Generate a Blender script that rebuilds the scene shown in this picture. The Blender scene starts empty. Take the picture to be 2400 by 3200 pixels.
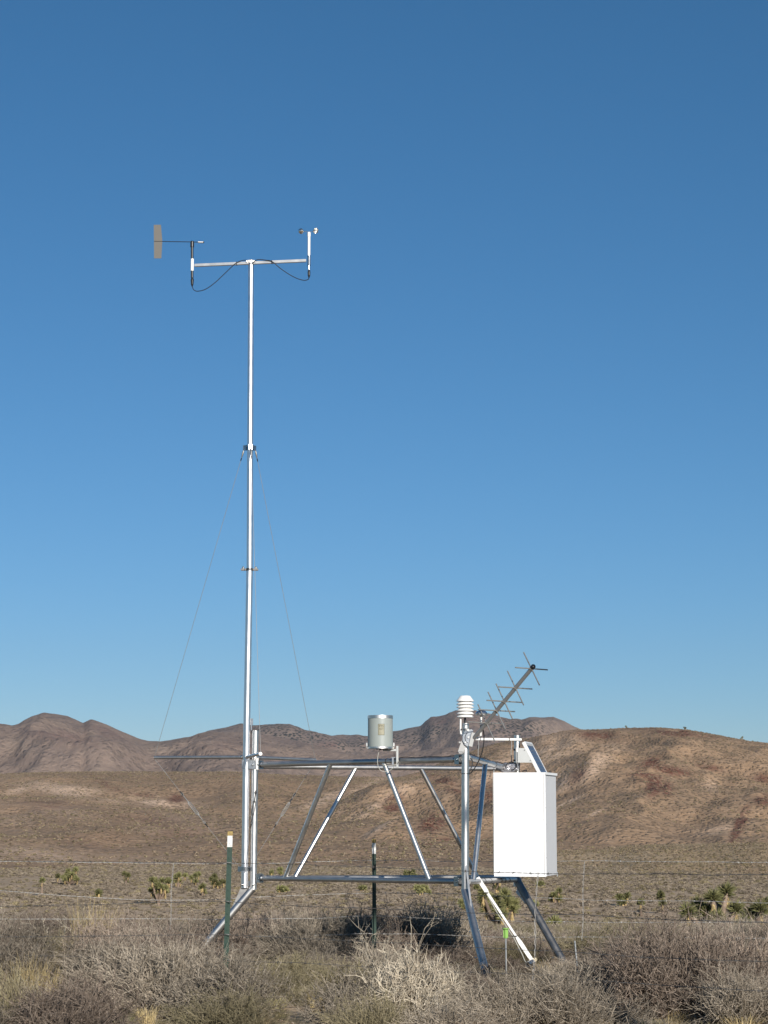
import bpy, math, random
import numpy as np
from mathutils import Vector, Matrix, noise

# ------------------------------------------------------------------ camera
S = bpy.context.scene
COL = S.collection
F = 6200.0                       # focal length in pixels of the 2400 x 3200 photograph
HZ = 2550.0                      # eye level in that photograph
TH = math.atan((HZ-1600)/F)
CH = 1.3
cam = bpy.data.cameras.new('camera'); co = bpy.data.objects.new('camera', cam); COL.objects.link(co)
cam.sensor_fit = 'VERTICAL'; cam.sensor_height = 24.0; cam.lens = 24.0*F/3200
cam.clip_start = 0.1; cam.clip_end = 30000
co.location = (0, 0, CH); co.rotation_euler = (math.pi/2+TH, 0, 0)
S.camera = co

# ------------------------------------------------------------------ light
SUN_EL = math.radians(19.5); SUN_AZ = math.radians(18.5)        # behind the camera, to its right
TO_SUN = Vector((math.sin(SUN_AZ)*math.cos(SUN_EL), -math.cos(SUN_AZ)*math.cos(SUN_EL), math.sin(SUN_EL)))
w = bpy.data.worlds.new('World'); S.world = w; w.use_nodes = True
nt = w.node_tree; nt.nodes.clear()
sky = nt.nodes.new('ShaderNodeTexSky'); sky.sky_type = 'NISHITA'; sky.sun_disc = False
sky.sun_elevation = SUN_EL; sky.sun_rotation = math.pi-SUN_AZ
sky.altitude = 1400; sky.air_density = 1.0; sky.dust_density = 0.3; sky.ozone_density = 6.0
bgn = nt.nodes.new('ShaderNodeBackground'); bgn.inputs['Strength'].default_value = 0.077
wo = nt.nodes.new('ShaderNodeOutputWorld')
sep = nt.nodes.new('ShaderNodeSeparateColor'); com = nt.nodes.new('ShaderNodeCombineColor')     # camera white balance of the sky's red
pw = nt.nodes.new('ShaderNodeMath'); pw.operation = 'POWER'; pw.inputs[1].default_value = 1.3
ml = nt.nodes.new('ShaderNodeMath'); ml.operation = 'MULTIPLY'; ml.inputs[1].default_value = .63
nt.links.new(sky.outputs[0], sep.inputs[0]); nt.links.new(sep.outputs[0], pw.inputs[0]); nt.links.new(pw.outputs[0], ml.inputs[0])
nt.links.new(ml.outputs[0], com.inputs[0]); nt.links.new(sep.outputs[1], com.inputs[1]); nt.links.new(sep.outputs[2], com.inputs[2])
nt.links.new(com.outputs[0], bgn.inputs[0]); nt.links.new(bgn.outputs[0], wo.inputs[0])
sl = bpy.data.lights.new('sun', 'SUN'); sl.energy = 5.0; sl.angle = math.radians(0.5); sl.color = (1.0, 0.95, 0.875)
so = bpy.data.objects.new('sun', sl); COL.objects.link(so)
so.rotation_euler = TO_SUN.to_track_quat('Z', 'Y').to_euler()
S.view_settings.view_transform = 'Standard'; S.view_settings.look = 'None'
S.view_settings.gamma = 1; S.view_settings.exposure = 0.15; S.view_settings.use_curve_mapping = False

# ------------------------------------------------------------------ helpers
CT, ST = math.cos(TH), math.sin(TH)
def Wp(px, py, Y):
    u = (px-1200)/F; v = (1600-py)/F
    dy = CT-v*ST; dz = ST+v*CT; t = Y/dy
    return Vector((u*t, Y, CH+dz*t))
def proj(p):
    y = p[1]*CT+(p[2]-CH)*ST; z = -p[1]*ST+(p[2]-CH)*CT
    return 1200+F*p[0]/y, 1600-F*z/y
def on_line(P, Q, px=None, py=None):
    lo, hi = -0.3, 1.3
    f = (lambda t: proj(P.lerp(Q, t))[0]-px) if px is not None else (lambda t: proj(P.lerp(Q, t))[1]-py)
    a = f(lo)
    for _ in range(50):
        m = (lo+hi)/2
        if (f(m) > 0) == (a > 0): lo = m
        else: hi = m
    return P.lerp(Q, (lo+hi)/2)
def smooth(a, b, x):
    t = min(1, max(0, (x-a)/(b-a))); return t*t*(3-2*t)
def nz(x, y, s=1.0, o=0.0): return noise.noise(Vector((x*s+o, y*s-o, o*.37)))
def fbm(x, y, s, o=0.0, n=4):
    a, r = 1.0, 0.0
    for _ in range(n):
        r += a*nz(x, y, s, o); s *= 2.03; a *= .5; o += 11.3
    return r
def G(x, y):
    """height of the desert floor"""
    if y < 15: z = 0.0
    elif y < 190: z = -0.052*(y-15)*smooth(9, 34, y)
    else: z = -9.1
    z += (.55*smooth(150, 190, y)-.45*smooth(190, 300, y)-.5*smooth(300, 430, y)) if y > 150 else 0
    r = math.hypot(x, y)
    if r < 70: z += 0.045*fbm(x, y, .45, 3.1, 3)*(1-smooth(45, 70, r))+0.012*nz(x, y, 4, 7)*(1-smooth(25, 40, r))
    z += .25*nz(x, y, .02, 9)*smooth(40, 120, y)
    # hollow the fallen end of the sensor arm hangs over
    d = math.hypot(x-1.18, y-15.9)
    z -= .10*math.exp(-(d/.22)**2)
    return z

def tag(o, label=None, cat=None, group=None, kind=None):
    if label: o['label'] = label
    if cat: o['category'] = cat
    if group: o['group'] = group
    if kind: o['kind'] = kind
    return o
ORIG = {}
def thing(name, loc, label, cat, group=None):
    o = bpy.data.objects.new(name, None); COL.objects.link(o)
    o.empty_display_size = .1
    o.location = loc; ORIG[o.name] = Vector(loc)
    return tag(o, label, cat, group)

class MB:
    def __init__(s): s.v = []; s.f = []; s.sm = []; s.mi = []
    def add(s, vs, fs, smooth=False, mi=0):
        b = len(s.v); s.v += [tuple(q) for q in vs]
        for f in fs: s.f.append([i+b for i in f]); s.sm.append(smooth); s.mi.append(mi)
    def frame(s, d):
        d = d.normalized()
        a = Vector((0, 0, 1)) if abs(d.z) < .95 else Vector((1, 0, 0))
        x = d.cross(a).normalized(); return x, d.cross(x).normalized()
    def tube(s, pts, r, n=16, caps=True, mi=0, smooth=True):
        pts = [Vector(p) for p in pts]
        if not isinstance(r, (list, tuple)): r = [r]*len(pts)
        vs = []; x = None
        for i, p in enumerate(pts):
            d = pts[min(i+1, len(pts)-1)]-pts[max(i-1, 0)]
            if d.length < 1e-9: d = Vector((0, 0, 1))
            d.normalize()
            if x is None: x, y = s.frame(d)
            else:
                x = (x-d*x.dot(d)).normalized(); y = d.cross(x).normalized()
            for k in range(n):
                a = 2*math.pi*k/n
                vs.append(p+(x*math.cos(a)+y*math.sin(a))*r[i])
        fs = []
        for i in range(len(pts)-1):
            for k in range(n):
                k2 = (k+1) % n
                fs.append([i*n+k, i*n+k2, (i+1)*n+k2, (i+1)*n+k])
        s.add(vs, fs, smooth, mi)
        if caps:
            s.add(vs[:n], [list(range(n))[::-1]], False, mi); s.add(vs[-n:], [list(range(n))], False, mi)
        return s
    def lathe(s, base, axis, prof, n=32, mi=0, caps=True):
        """prof: list of (distance along axis, radius); each step flat shaded at its edges"""
        base = Vector(base); axis = Vector(axis).normalized(); x, y = s.frame(axis)
        for (h0, r0), (h1, r1) in zip(prof[:-1], prof[1:]):
            vs = []
            for h, r in ((h0, r0), (h1, r1)):
                for k in range(n):
                    a = 2*math.pi*k/n; vs.append(base+axis*h+(x*math.cos(a)+y*math.sin(a))*r)
            s.add(vs, [[k, (k+1) % n, n+(k+1) % n, n+k] for k in range(n)], True, mi)
        if caps:
            for (h, r), rev in ((prof[0], True), (prof[-1], False)):
                if r > 1e-5:
                    vs = [base+axis*h+(x*math.cos(2*math.pi*k/n)+y*math.sin(2*math.pi*k/n))*r for k in range(n)]
                    l = list(range(n)); s.add(vs, [l[::-1] if rev else l], False, mi)
        return s
    def box(s, c, ax, ay, az, mi=0, bev=0.0):
        """box from its centre and three half-extent vectors, with chamfered edges if bev > 0"""
        c = Vector(c); ax, ay, az = Vector(ax), Vector(ay), Vector(az)
        if bev <= 0:
            vs = [c+ax*i+ay*j+az*k for i in (-1, 1) for j in (-1, 1) for k in (-1, 1)]
            s.add(vs, [[0, 1, 3, 2], [4, 6, 7, 5], [0, 4, 5, 1], [2, 3, 7, 6], [0, 2, 6, 4], [1, 5, 7, 3]], False, mi)
            return s
        import bmesh
        bm = bmesh.new(); bmesh.ops.create_cube(bm, size=2)
        M = Matrix(((ax.x, ay.x, az.x), (ax.y, ay.y, az.y), (ax.z, ay.z, az.z)))
        for v in bm.verts: v.co = M @ v.co
        bmesh.ops.bevel(bm, geom=bm.edges[:]+bm.verts[:], offset=bev, segments=2, affect='EDGES')
        bm.verts.index_update()
        s.add([c+v.co for v in bm.verts], [[v.index for v in f.verts] for f in bm.faces], False, mi)
        bm.free(); return s
    def build(s, name, mat, parent=None, label=None):
        off = Vector((0, 0, 0))
        if parent is not None:
            off = ORIG[parent.name]
        me = bpy.data.meshes.new(name)
        me.from_pydata([(v[0]-off.x, v[1]-off.y, v[2]-off.z) for v in s.v], [], s.f)
        me.polygons.foreach_set('use_smooth', s.sm)
        mats = mat if isinstance(mat, (list, tuple)) else [mat]
        for m in mats: me.materials.append(m)
        if len(mats) > 1: me.polygons.foreach_set('material_index', s.mi)
        me.update()
        o = bpy.data.objects.new(name, me); COL.objects.link(o)
        if parent is not None: o.parent = parent
        ORIG[o.name] = off
        if label: o['label'] = label
        return o
    def build_top(s, name, mat, loc, label, cat, group=None, kind=None):
        loc = Vector(loc)
        s.v = [(v[0]-loc.x, v[1]-loc.y, v[2]-loc.z) for v in s.v]
        o = s.build(name, mat); o.location = loc; ORIG[o.name] = loc
        return tag(o, label, cat, group, kind)

# ------------------------------------------------------------------ materials
def newmat(name):
    m = bpy.data.materials.new(name); m.use_nodes = True
    n = m.node_tree; b = n.nodes['Principled BSDF']; return m, n, b
def N(n, t, **kw):
    x = n.nodes.new(t)
    for k, v in kw.items():
        if k in x.inputs: x.inputs[k].default_value = v
        else: setattr(x, k, v)
    return x
def mixc(n, fac, a, b, blend='MIX'):
    m = n.nodes.new('ShaderNodeMix'); m.data_type = 'RGBA'; m.blend_type = blend
    for sock, v in ((m.inputs[0], fac), (m.inputs[6], a), (m.inputs[7], b)):
        if hasattr(v, 'links'): n.links.new(v, sock)
        elif isinstance(v, (tuple, list)): sock.default_value = (*v, 1)
        else: sock.default_value = v
    return m.outputs[2]
def math_(n, op, a, b=None, clamp=False):
    m = n.nodes.new('ShaderNodeMath'); m.operation = op; m.use_clamp = clamp
    for i, v in enumerate((a, b)):
        if v is None: continue
        if hasattr(v, 'links'): n.links.new(v, m.inputs[i])
        else: m.inputs[i].default_value = v
    return m.outputs[0]
def ramp(n, src, a, b):
    r = n.nodes.new('ShaderNodeMapRange'); r.clamp = True
    r.inputs[1].default_value = a; r.inputs[2].default_value = b
    n.links.new(src, r.inputs[0]); return r.outputs[0]
def noisef(n, scale, detail=3, vec=None, rough=.55):
    t = n.nodes.new('ShaderNodeTexNoise'); t.inputs['Scale'].default_value = scale
    t.inputs['Detail'].default_value = detail; t.inputs['Roughness'].default_value = rough
    if vec is not None: n.links.new(vec, t.inputs['Vector'])
    return t.outputs['Fac']
def objco(n): return n.nodes.new('ShaderNodeTexCoord').outputs['Object']
def metal(name, col, rough, var=.12, metallic=1.0, nscale=14, bump=.0):
    m, n, b = newmat(name); v = objco(n)
    f = noisef(n, nscale, 5, v, .65)
    c = mixc(n, ramp(n, f, .3, .7), tuple(x*(1-var) for x in col), col)
    f2 = noisef(n, nscale*6, 3, v)
    c = mixc(n, ramp(n, f2, .62, .72), c, tuple(x*(1-2*var) for x in col))
    n.links.new(c, b.inputs['Base Color']); b.inputs['Metallic'].default_value = metallic
    r = math_(n, 'ADD', math_(n, 'MULTIPLY', f, .22), rough-.11)
    n.links.new(r, b.inputs['Roughness'])
    if bump:
        bp = N(n, 'ShaderNodeBump', Strength=bump, Distance=.002); n.links.new(f2, bp.inputs['Height'])
        n.links.new(bp.outputs[0], b.inputs['Normal'])
    return m
def paint(name, col, rough=.5, var=.08, nscale=9, spec=.5, dirt=None, dirtamt=.5):
    m, n, b = newmat(name); v = objco(n)
    f = noisef(n, nscale, 4, v)
    c = mixc(n, ramp(n, f, .3, .7), tuple(x*(1-var) for x in col), col)
    if dirt:
        f2 = noisef(n, nscale*3.1, 5, v, .7)
        c = mixc(n, math_(n, 'MULTIPLY', ramp(n, f2, .55, .68), dirtamt), c, dirt)
    n.links.new(c, b.inputs['Base Color']); b.inputs['Roughness'].default_value = rough
    b.inputs['Specular IOR Level'].default_value = spec
    return m

M_ALU = metal('aluminium_tube', (.72, .705, .68), .40, .12, bump=.1)
M_ALU2 = metal('aluminium_rail', (.60, .585, .565), .46, .14, bump=.1)
M_MAST = metal('polished_mast', (.88, .87, .88), .36, .06)
M_STEEL = metal('zinc_bracket', (.42, .44, .46), .27, .15)
M_DULL = metal('dull_pipe', (.33, .32, .31), .5, .25, bump=.15)
M_DARKST = metal('dark_collar', (.16, .155, .15), .5, .2)
M_SWAGE = metal('grey_fitting', (.36, .35, .33), .5, .2)
M_BRIGHT = metal('bright_bolt', (.85, .83, .78), .25, .1)
M_GUY = metal('guy_wire', (.45, .44, .42), .5, .2)
M_WIRE = metal('galvanised_wire', (.48, .46, .43), .5, .3, metallic=.4, nscale=3)
M_WIRED = metal('weathered_wire', (.16, .15, .14), .6, .3, metallic=.4, nscale=3)
M_ANT = metal('grey_antenna', (.33, .33, .325), .5, .12, metallic=.4)
M_ANTE = metal('antenna_rod', (.30, .29, .27), .45, .1, metallic=.4)
M_BLACK = paint('black_plastic', (.012, .013, .016), .38)
M_CABLE = paint('black_cable', (.014, .014, .015), .5)
M_PALECABLE = paint('pale_cable', (.42, .41, .36), .6)
M_WHITE = paint('white_enamel', (.86, .86, .86), .38, .03, dirt=(.6, .57, .52), dirtamt=.12)
M_BODY = paint('shaded_white_enamel', (.62, .62, .63), .45, .04, dirt=(.42, .39, .35), dirtamt=.15)  # box white toned down: the dimmer light on its sides is in the colour
M_WPLAST = paint('white_plastic', (.80, .79, .76), .45, .04)
M_GREYP = paint('grey_gauge_paint', (.30, .33, .31), .42, .05, 14)
M_GREYPL = paint('grey_plate', (.42, .43, .42), .5, .06)
M_BRASS = paint('label_foil', (.30, .28, .19), .5, .15, 40)
M_INK = paint('label_ink', (.10, .09, .06), .6)
M_GREEN = paint('green_post_paint', (.013, .045, .028), .45, .25, 6, dirt=(.05, .06, .04), dirtamt=.5)
M_POSTW = paint('white_post_paint', (.68, .68, .66), .55, .1, 8, dirt=(.20, .10, .04), dirtamt=.75)
M_RUST = paint('rusty_post_tip', (.42, .30, .10), .7, .4, 30, dirt=(.16, .07, .025), dirtamt=.9)
M_LIME = paint('lime_plastic', (.24, .46, .09), .45, .06)
M_ROD = metal('grey_rod', (.35, .36, .36), .5, .2, metallic=.5)
M_SOLAR_F = paint('white_panel_frame', (.74, .74, .73), .4, .03)
M_VANE = paint('vane_grey', (.115, .105, .09), .55, .08)
M_CREAM = paint('cream_plastic', (.62, .52, .34), .5, .05)
m, n, b = newmat('solar_cells'); v = objco(n)
c = mixc(n, ramp(n, noisef(n, 30, 2, v), .35, .65), (.018, .055, .13), (.028, .075, .17))
n.links.new(c, b.inputs['Base Color']); b.inputs['Roughness'].default_value = .35; b.inputs['Specular IOR Level'].default_value = .25
M_CELL = m
m, n, b = newmat('clear_dome'); b.inputs['Base Color'].default_value = (.55, .6, .66, 1)
b.inputs['Metallic'].default_value = .9; b.inputs['Roughness'].default_value = .12
M_DOME = m

def twigmat(name, c0, c1, c2, rough=.85, sc=9):
    """weathered twig colour: varies along the twigs and from plant to plant"""
    m, n, b = newmat(name); v = objco(n)
    oi = n.nodes.new('ShaderNodeObjectInfo')
    f = noisef(n, sc, 3, v); f2 = noisef(n, sc*7, 2, v)
    c = mixc(n, ramp(n, f2, .34, .66), c0, c1)
    c = mixc(n, math_(n, 'MULTIPLY', ramp(n, f, .45, .75), .8), c, c2)
    k = math_(n, 'ADD', math_(n, 'MULTIPLY', oi.outputs['Random'], .7), .65)
    h = n.nodes.new('ShaderNodeHueSaturation'); n.links.new(c, h.inputs['Color']); n.links.new(k, h.inputs['Value'])
    n.links.new(h.outputs[0], b.inputs['Base Color'])
    b.inputs['Roughness'].default_value = rough; b.inputs['Specular IOR Level'].default_value = .15
    return m
T_GREY = twigmat('grey_twigs', (.17, .14, .105), (.42, .36, .285), (.095, .075, .052))
T_MAUVE = twigmat('mauve_twigs', (.145, .108, .082), (.34, .275, .22), (.08, .056, .042))
T_STRAW = twigmat('straw_twigs', (.31, .26, .19), (.51, .45, .355), (.15, .12, .09))
T_OLIVE = twigmat('olive_twigs', (.155, .132, .075), (.28, .238, .145), (.27, .225, .155))
T_GRASS = twigmat('dry_grass', (.42, .32, .15), (.56, .45, .25), (.34, .25, .12))
T_GREEN = twigmat('green_grass', (.20, .185, .09), (.32, .28, .15), (.34, .27, .16))
T_SHADEB = twigmat('shaded_old_bark', (.09, .07, .055), (.16, .12, .09), (.05, .04, .032))  # older inner wood, its dark tone also stands in for shade inside shrubs
T_LEAF = twigmat('yucca_leaf', (.145, .145, .06), (.25, .235, .10), (.075, .08, .038), .6, 4)
T_DEAD = twigmat('dead_yucca_leaf', (.42, .30, .13), (.56, .43, .21), (.30, .21, .11))
T_BARK = twigmat('yucca_bark', (.17, .12, .09), (.26, .20, .15), (.12, .085, .065))

def earth(name, tan, brown, dark, red, pale, green, spot=.35, scl=1.0, bump=.6, shr=(.09, .075, .05), speck=1.0, soil_fine=False):
    """dry slope: tan soil, darker scrub, with pale / red / green zones from vertex attributes"""
    m, n, b = newmat(name)
    geo = n.nodes.new('ShaderNodeNewGeometry'); P = geo.outputs['Position']
    def att(a):
        x = n.nodes.new('ShaderNodeAttribute'); x.attribute_name = a; return x.outputs['Fac']
    big = noisef(n, .006*scl, 5, P, .6); mid = noisef(n, .05*scl, 5, P, .65); fine = noisef(n, .45*scl, 4, P, .7)
    c = mixc(n, ramp(n, big, .38, .62), tan, brown)
    c = mixc(n, math_(n, 'MULTIPLY', ramp(n, mid, .46, .66), .75), c, dark)
    mf = math_(n, 'ADD', mid, math_(n, 'MULTIPLY', fine, .5))
    c = mixc(n, math_(n, 'MULTIPLY', math_(n, 'MULTIPLY', att('pale'), 1.3), ramp(n, mf, .58, .80), True), c, pale)
    c = mixc(n, math_(n, 'MULTIPLY', math_(n, 'MULTIPLY', att('red'), 1.3), ramp(n, mf, .60, .80), True), c, red)
    if soil_fine:
        f3 = noisef(n, 18, 5, P, .7)
        c = mixc(n, ramp(n, f3, .35, .7), c, tuple(min(1, x*1.25) for x in tan))
    c = mixc(n, math_(n, 'MULTIPLY', ramp(n, fine, .50, .68), .45), c, pale)
    c = mixc(n, math_(n, 'MULTIPLY', ramp(n, noisef(n, .9*scl, 3, P, .7), .48, .62), .6), c, dark)
    # low scrub and stones seen as dark specks
    vo = n.nodes.new('ShaderNodeTexVoronoi'); vo.inputs['Scale'].default_value = spot*scl; vo.inputs['Randomness'].default_value = 1
    mp = n.nodes.new('ShaderNodeMapping'); mp.inputs['Scale'].default_value = (1, .55, 1)
    n.links.new(P, mp.inputs['Vector']); n.links.new(mp.outputs[0], vo.inputs['Vector'])
    sp = math_(n, 'SUBTRACT', 1.0, ramp(n, vo.outputs['Distance'], .30, .50))
    keep = ramp(n, noisef(n, .03*scl, 3, P), .40, .60)
    keep = math_(n, 'MAXIMUM', math_(n, 'MULTIPLY', keep, .55*speck), att('green'))
    c = mixc(n, math_(n, 'MULTIPLY', sp, keep), c, shr)
    n.links.new(c, b.inputs['Base Color']); b.inputs['Roughness'].default_value = .95
    b.inputs['Specular IOR Level'].default_value = .1
    bp = N(n, 'ShaderNodeBump', Strength=bump, Distance=1.2/scl)
    hh = math_(n, 'ADD', math_(n, 'ADD', mid, math_(n, 'MULTIPLY', fine, .4)), math_(n, 'MULTIPLY', sp, .25))
    n.links.new(hh, bp.inputs['Height']); n.links.new(bp.outputs[0], b.inputs['Normal'])
    return m
E_GROUND = earth('desert_soil', (.49, .36, .235), (.42, .305, .20), (.34, .25, .165), (.28, .15, .10), (.58, .45, .33), (.1, .1, .05),
                 spot=.5, scl=1.0, bump=.25, shr=(.16, .125, .095), soil_fine=True)
E_HILL = earth('hillside', (.42, .272, .165), (.335, .222, .138), (.225, .16, .105), (.16, .07, .048), (.74, .52, .36), (.1, .1, .05),
               spot=.62, scl=1.0, bump=1.0, shr=(.10, .082, .054))
E_APRON = earth('grassy_slope', (.48, .335, .19), (.41, .29, .168), (.31, .23, .145), (.32, .18, .115), (.60, .44, .28), (.1, .1, .05),
                spot=.8, scl=1.0, bump=.5, shr=(.17, .135, .08))
E_MTN = earth('mountain_slope', (.31, .225, .170), (.255, .185, .148), (.20, .15, .125), (.20, .12, .098), (.42, .32, .24), (.05, .06, .04),
              spot=.36, scl=.25, bump=1.0, shr=(.045, .048, .038), speck=.40)

# ------------------------------------------------------------------ terrain
def grid_mesh(name, P, mat, attrs=None):
    rows, cols = len(P), len(P[0])
    me = bpy.data.meshes.new(name)
    vs = [tuple(p) for r in P for p in r]
    fs = [(i*cols+j, i*cols+j+1, (i+1)*cols+j+1, (i+1)*cols+j) for i in range(rows-1) for j in range(cols-1)]
    me.from_pydata(vs, [], fs); me.polygons.foreach_set('use_smooth', [True]*len(fs)); me.materials.append(mat)
    for k in ('pale', 'red', 'green'):
        a = me.attributes.new(k, 'FLOAT', 'POINT')
        a.data.foreach_set('value', attrs[k] if attrs and k in attrs else [0.0]*len(vs))
    me.update()
    o = bpy.data.objects.new(name, me); COL.objects.link(o)
    o['kind'] = 'structure'
    return o
ys = list(np.arange(-14, 9, .8))+list(np.arange(9, 32, .16))+list(np.geomspace(32, 450, 60))+[600, 1000, 2000, 4000, 9000]
P = []
for y in ys:
    hw = 6+abs(y)*.33 if y < 32 else 12+y*.45
    xs = np.linspace(-hw, hw, 110)
    row = []
    for x in xs:
        z = G(x, y) if y < 451 else G(x, 440)-(y-440)*.02
        row.append((x, y, z))
    P.append(row)
ground = grid_mesh('ground', P, E_GROUND)

def interp(pts, x):
    if x <= pts[0][0]: return pts[0][1]
    for (a, b), (c, d) in zip(pts[:-1], pts[1:]):
        if x <= c: return b+(d-b)*(x-a)/(c-a)
    return pts[-1][1]
def patch(px, py, L):
    r = 0.0
    for cx, cy, rx, ry, ang, k in L:
        a = math.radians(ang); dx, dy = px-cx, py-cy
        u = (dx*math.cos(a)+dy*math.sin(a))/rx; v = (-dx*math.sin(a)+dy*math.cos(a))/ry
        d = u*u+v*v
        if d < 4: r = max(r, k*math.exp(-d*1.3))
    return r
HILLPTS = {}; HILLC = {}
def hill(name, crest, foot_px, foot_z, Yf, Yc, mat, relief, lam, cols, rows, prof=1.0, pale=(), red=(), green=(), back=.5, seed=0.0, crest_rough=0.0, dyn=None):
    """a range of slopes: rises from its foot at distance Yf to its crest line at Yc and falls away behind"""
    P = []; pal = []; rd = []; gr = []
    c0, c1, nc = cols
    T = list(np.linspace(0, 1, rows))+[1.03, 1.08, 1.2, 1.4, 1.4+back]
    for t in T:
        row = []
        for px in np.linspace(c0, c1, nc):
            yc = Yc*(1+.10*nz(px, 0, .004, seed+2))
            if dyn: yc = Yc*dyn(px)
            yf = Yf*(1+.06*nz(px, 3, .003, seed+5))
            far_ = smooth(2650, 3300, px)+smooth(250, 900, -px)
            zc_px = interp(crest, px)+far_*(45*nz(px, 0, .0022, seed)+16*nz(px, 0, .009, seed+4))+crest_rough*fbm(px, 0, .03, seed+1, 3)
            top = Wp(px, zc_px, yc)
            tt = min(t, 1)
            Y = yf+(yc-yf)*t
            x = (px-1200)/F*Y/CT*1.0
            s = tt**prof
            s = .35*tt+.65*(s*s*(3-2*s))
            z = foot_z+(top.z-foot_z)*s
            if t > 1: z = top.z-(t-1)*(yc-yf)*.22-(t-1)**2*40
            x = top.x*Y/yc
            env = math.sin(math.pi*min(1, tt*1.04))**.8 if 0 < tt*1.04 < 1 else 0.0
            rg = 1-abs(fbm(x, Y*.45, 1/lam, seed, 6 if lam > 200 else 5))*2
            z += relief*(rg-.6)*env+relief*.25*fbm(x, Y, 3.1/lam, seed+7, 3)*env
            row.append((x, Y, z))
            pp = proj((x, Y, z)) if t <= 1 else (px, 9999)
            pal.append(patch(pp[0], pp[1], pale)); rd.append(patch(pp[0], pp[1], red)); gr.append(patch(pp[0], pp[1], green))
            if red:
                q = min(1.5, rd[-1]); b_ = row[-1]
                if q > .5: row[-1] = (b_[0], b_[1], b_[2]+(q-.5)*lam*.022*max(0, fbm(x, Y, 9/lam, seed+3, 3)))
        P.append(row)
    HILLPTS[name] = np.array(P)[:rows]; HILLC[name] = (c0, c1)
    return grid_mesh(name, P, mat, dict(pale=pal, red=rd, green=gr))

# far range with dark scattered trees
crest_far = [(-900, 2380), (-200, 2360), (300, 2350), (480, 2330), (559, 2309), (603, 2301), (651, 2284), (757, 2261), (791, 2266), (831, 2264), (881, 2261), (903, 2263), (928, 2270), (954, 2281),
             (1000, 2291), (1037, 2299), (1073, 2296), (1117, 2297), (1150, 2300), (1190, 2294), (1229, 2285), (1280, 2275), (1316, 2267), (1326, 2256), (1338, 2247), (1348, 2239), (1366, 2240), (1385, 2236),
             (1404, 2227), (1421, 2220), (1440, 2217), (1486, 2221), (1524, 2228), (1567, 2242), (1600, 2247), (1629, 2249), (1656, 2240), (1689, 2242), (1730, 2240), (1757, 2250), (1800, 2272), (1870, 2305), (2000, 2350), (2300, 2390), (3300, 2400)]
hill('far_mountains', crest_far, 2430, -15, 4300, 6400, E_MTN, 72, 620, (-2800, 5200, 960), 64, 1.0,
     green=[(900, 2290, 170, 36, 12, 1.6), (1150, 2320, 180, 30, -6, 1.4), (1330, 2290, 110, 36, -20, 1.3), (1610, 2272, 110, 34, 5, 1.6), (1500, 2300, 140, 28, 0, .6), (700, 2280, 60, 14, -20, .7)],
     red=[(1030, 2330, 40, 10, 0, .9), (1370, 2250, 50, 18, 0, .6), (1480, 2250, 80, 26, 0, .4)], seed=4.0, crest_rough=3.0)
crest_near = [(-900, 2300), (-300, 2280), (-60, 2245), (0, 2261), (39, 2267), (60, 2261), (72, 2253), (100, 2238), (135, 2227), (159, 2230), (212, 2237), (241, 2250), (260, 2259), (284, 2248), (309, 2255), (357, 2275), (424, 2304), (463, 2315), (501, 2317), (530, 2313),
              (559, 2308), (590, 2303), (650, 2289), (720, 2287), (780, 2290), (850, 2300), (950, 2320), (1050, 2346), (1117, 2360), (1200, 2366), (1334, 2345), (1500, 2330), (1650, 2318), (1900, 2340), (3300, 2400)]
hill('near_mountains', crest_near, 2430, -15, 2300, 4000, E_MTN, 38, 330, (-2800, 5200, 1000), 80, 1.0,
     red=[(180, 2300, 120, 26, 10, .6), (330, 2290, 60, 20, 20, .5), (700, 2330, 80, 20, 0, .3)], pale=[(500, 2340, 60, 16, 10, .45), (60, 2330, 40, 30, 0, .4)], seed=9.0, crest_rough=1.5)
crest_left = [(-900, 2440), (-200, 2425), (0, 2419), (150, 2414), (400, 2412), (750, 2415), (900, 2424), (1050, 2428), (1300, 2432), (1700, 2440), (3300, 2450)]
hill('rolling_hill', crest_left, 2720, -9.8, 400, 1350, E_HILL, 4.2, 95, (-2800, 5200, 800), 110, .85,
     pale=[(230, 2475, 190, 22, 9, 1.0), (470, 2505, 160, 14, 5, 1.0), (60, 2468, 70, 12, -15, .8), (120, 2530, 180, 22, 5, .55), (60, 2560, 100, 50, 0, .35), (150, 2670, 320, 26, 3, .55), (760, 2700, 200, 12, 0, .5), (480, 2590, 50, 20, 0, .8), (1000, 2505, 90, 20, -25, .8), (560, 2570, 160, 40, 10, .4), (1160, 2450, 90, 16, -25, .9)],
     red=[(550, 2497, 26, 11, 0, 1.6), (330, 2450, 80, 8, 30, .8), (430, 2480, 90, 6, 10, .7), (120, 2520, 120, 24, 0, .5), (500, 2580, 160, 40, 10, .5), (300, 2630, 120, 30, 0, .3)], seed=15.0)
crest_right = [(-900, 2800), (500, 2760), (600, 2715), (700, 2672), (800, 2625), (900, 2578), (1000, 2535), (1085, 2500), (1171, 2452), (1234, 2434), (1308, 2413), (1400, 2378), (1467, 2357), (1553, 2335), (1605, 2323), (1651, 2312), (1757, 2291), (1822, 2283), (1957, 2276), (2048, 2275),
               (2147, 2281), (2238, 2297), (2328, 2317), (2400, 2331), (2600, 2385), (2900, 2480), (3300, 2560)]
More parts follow.
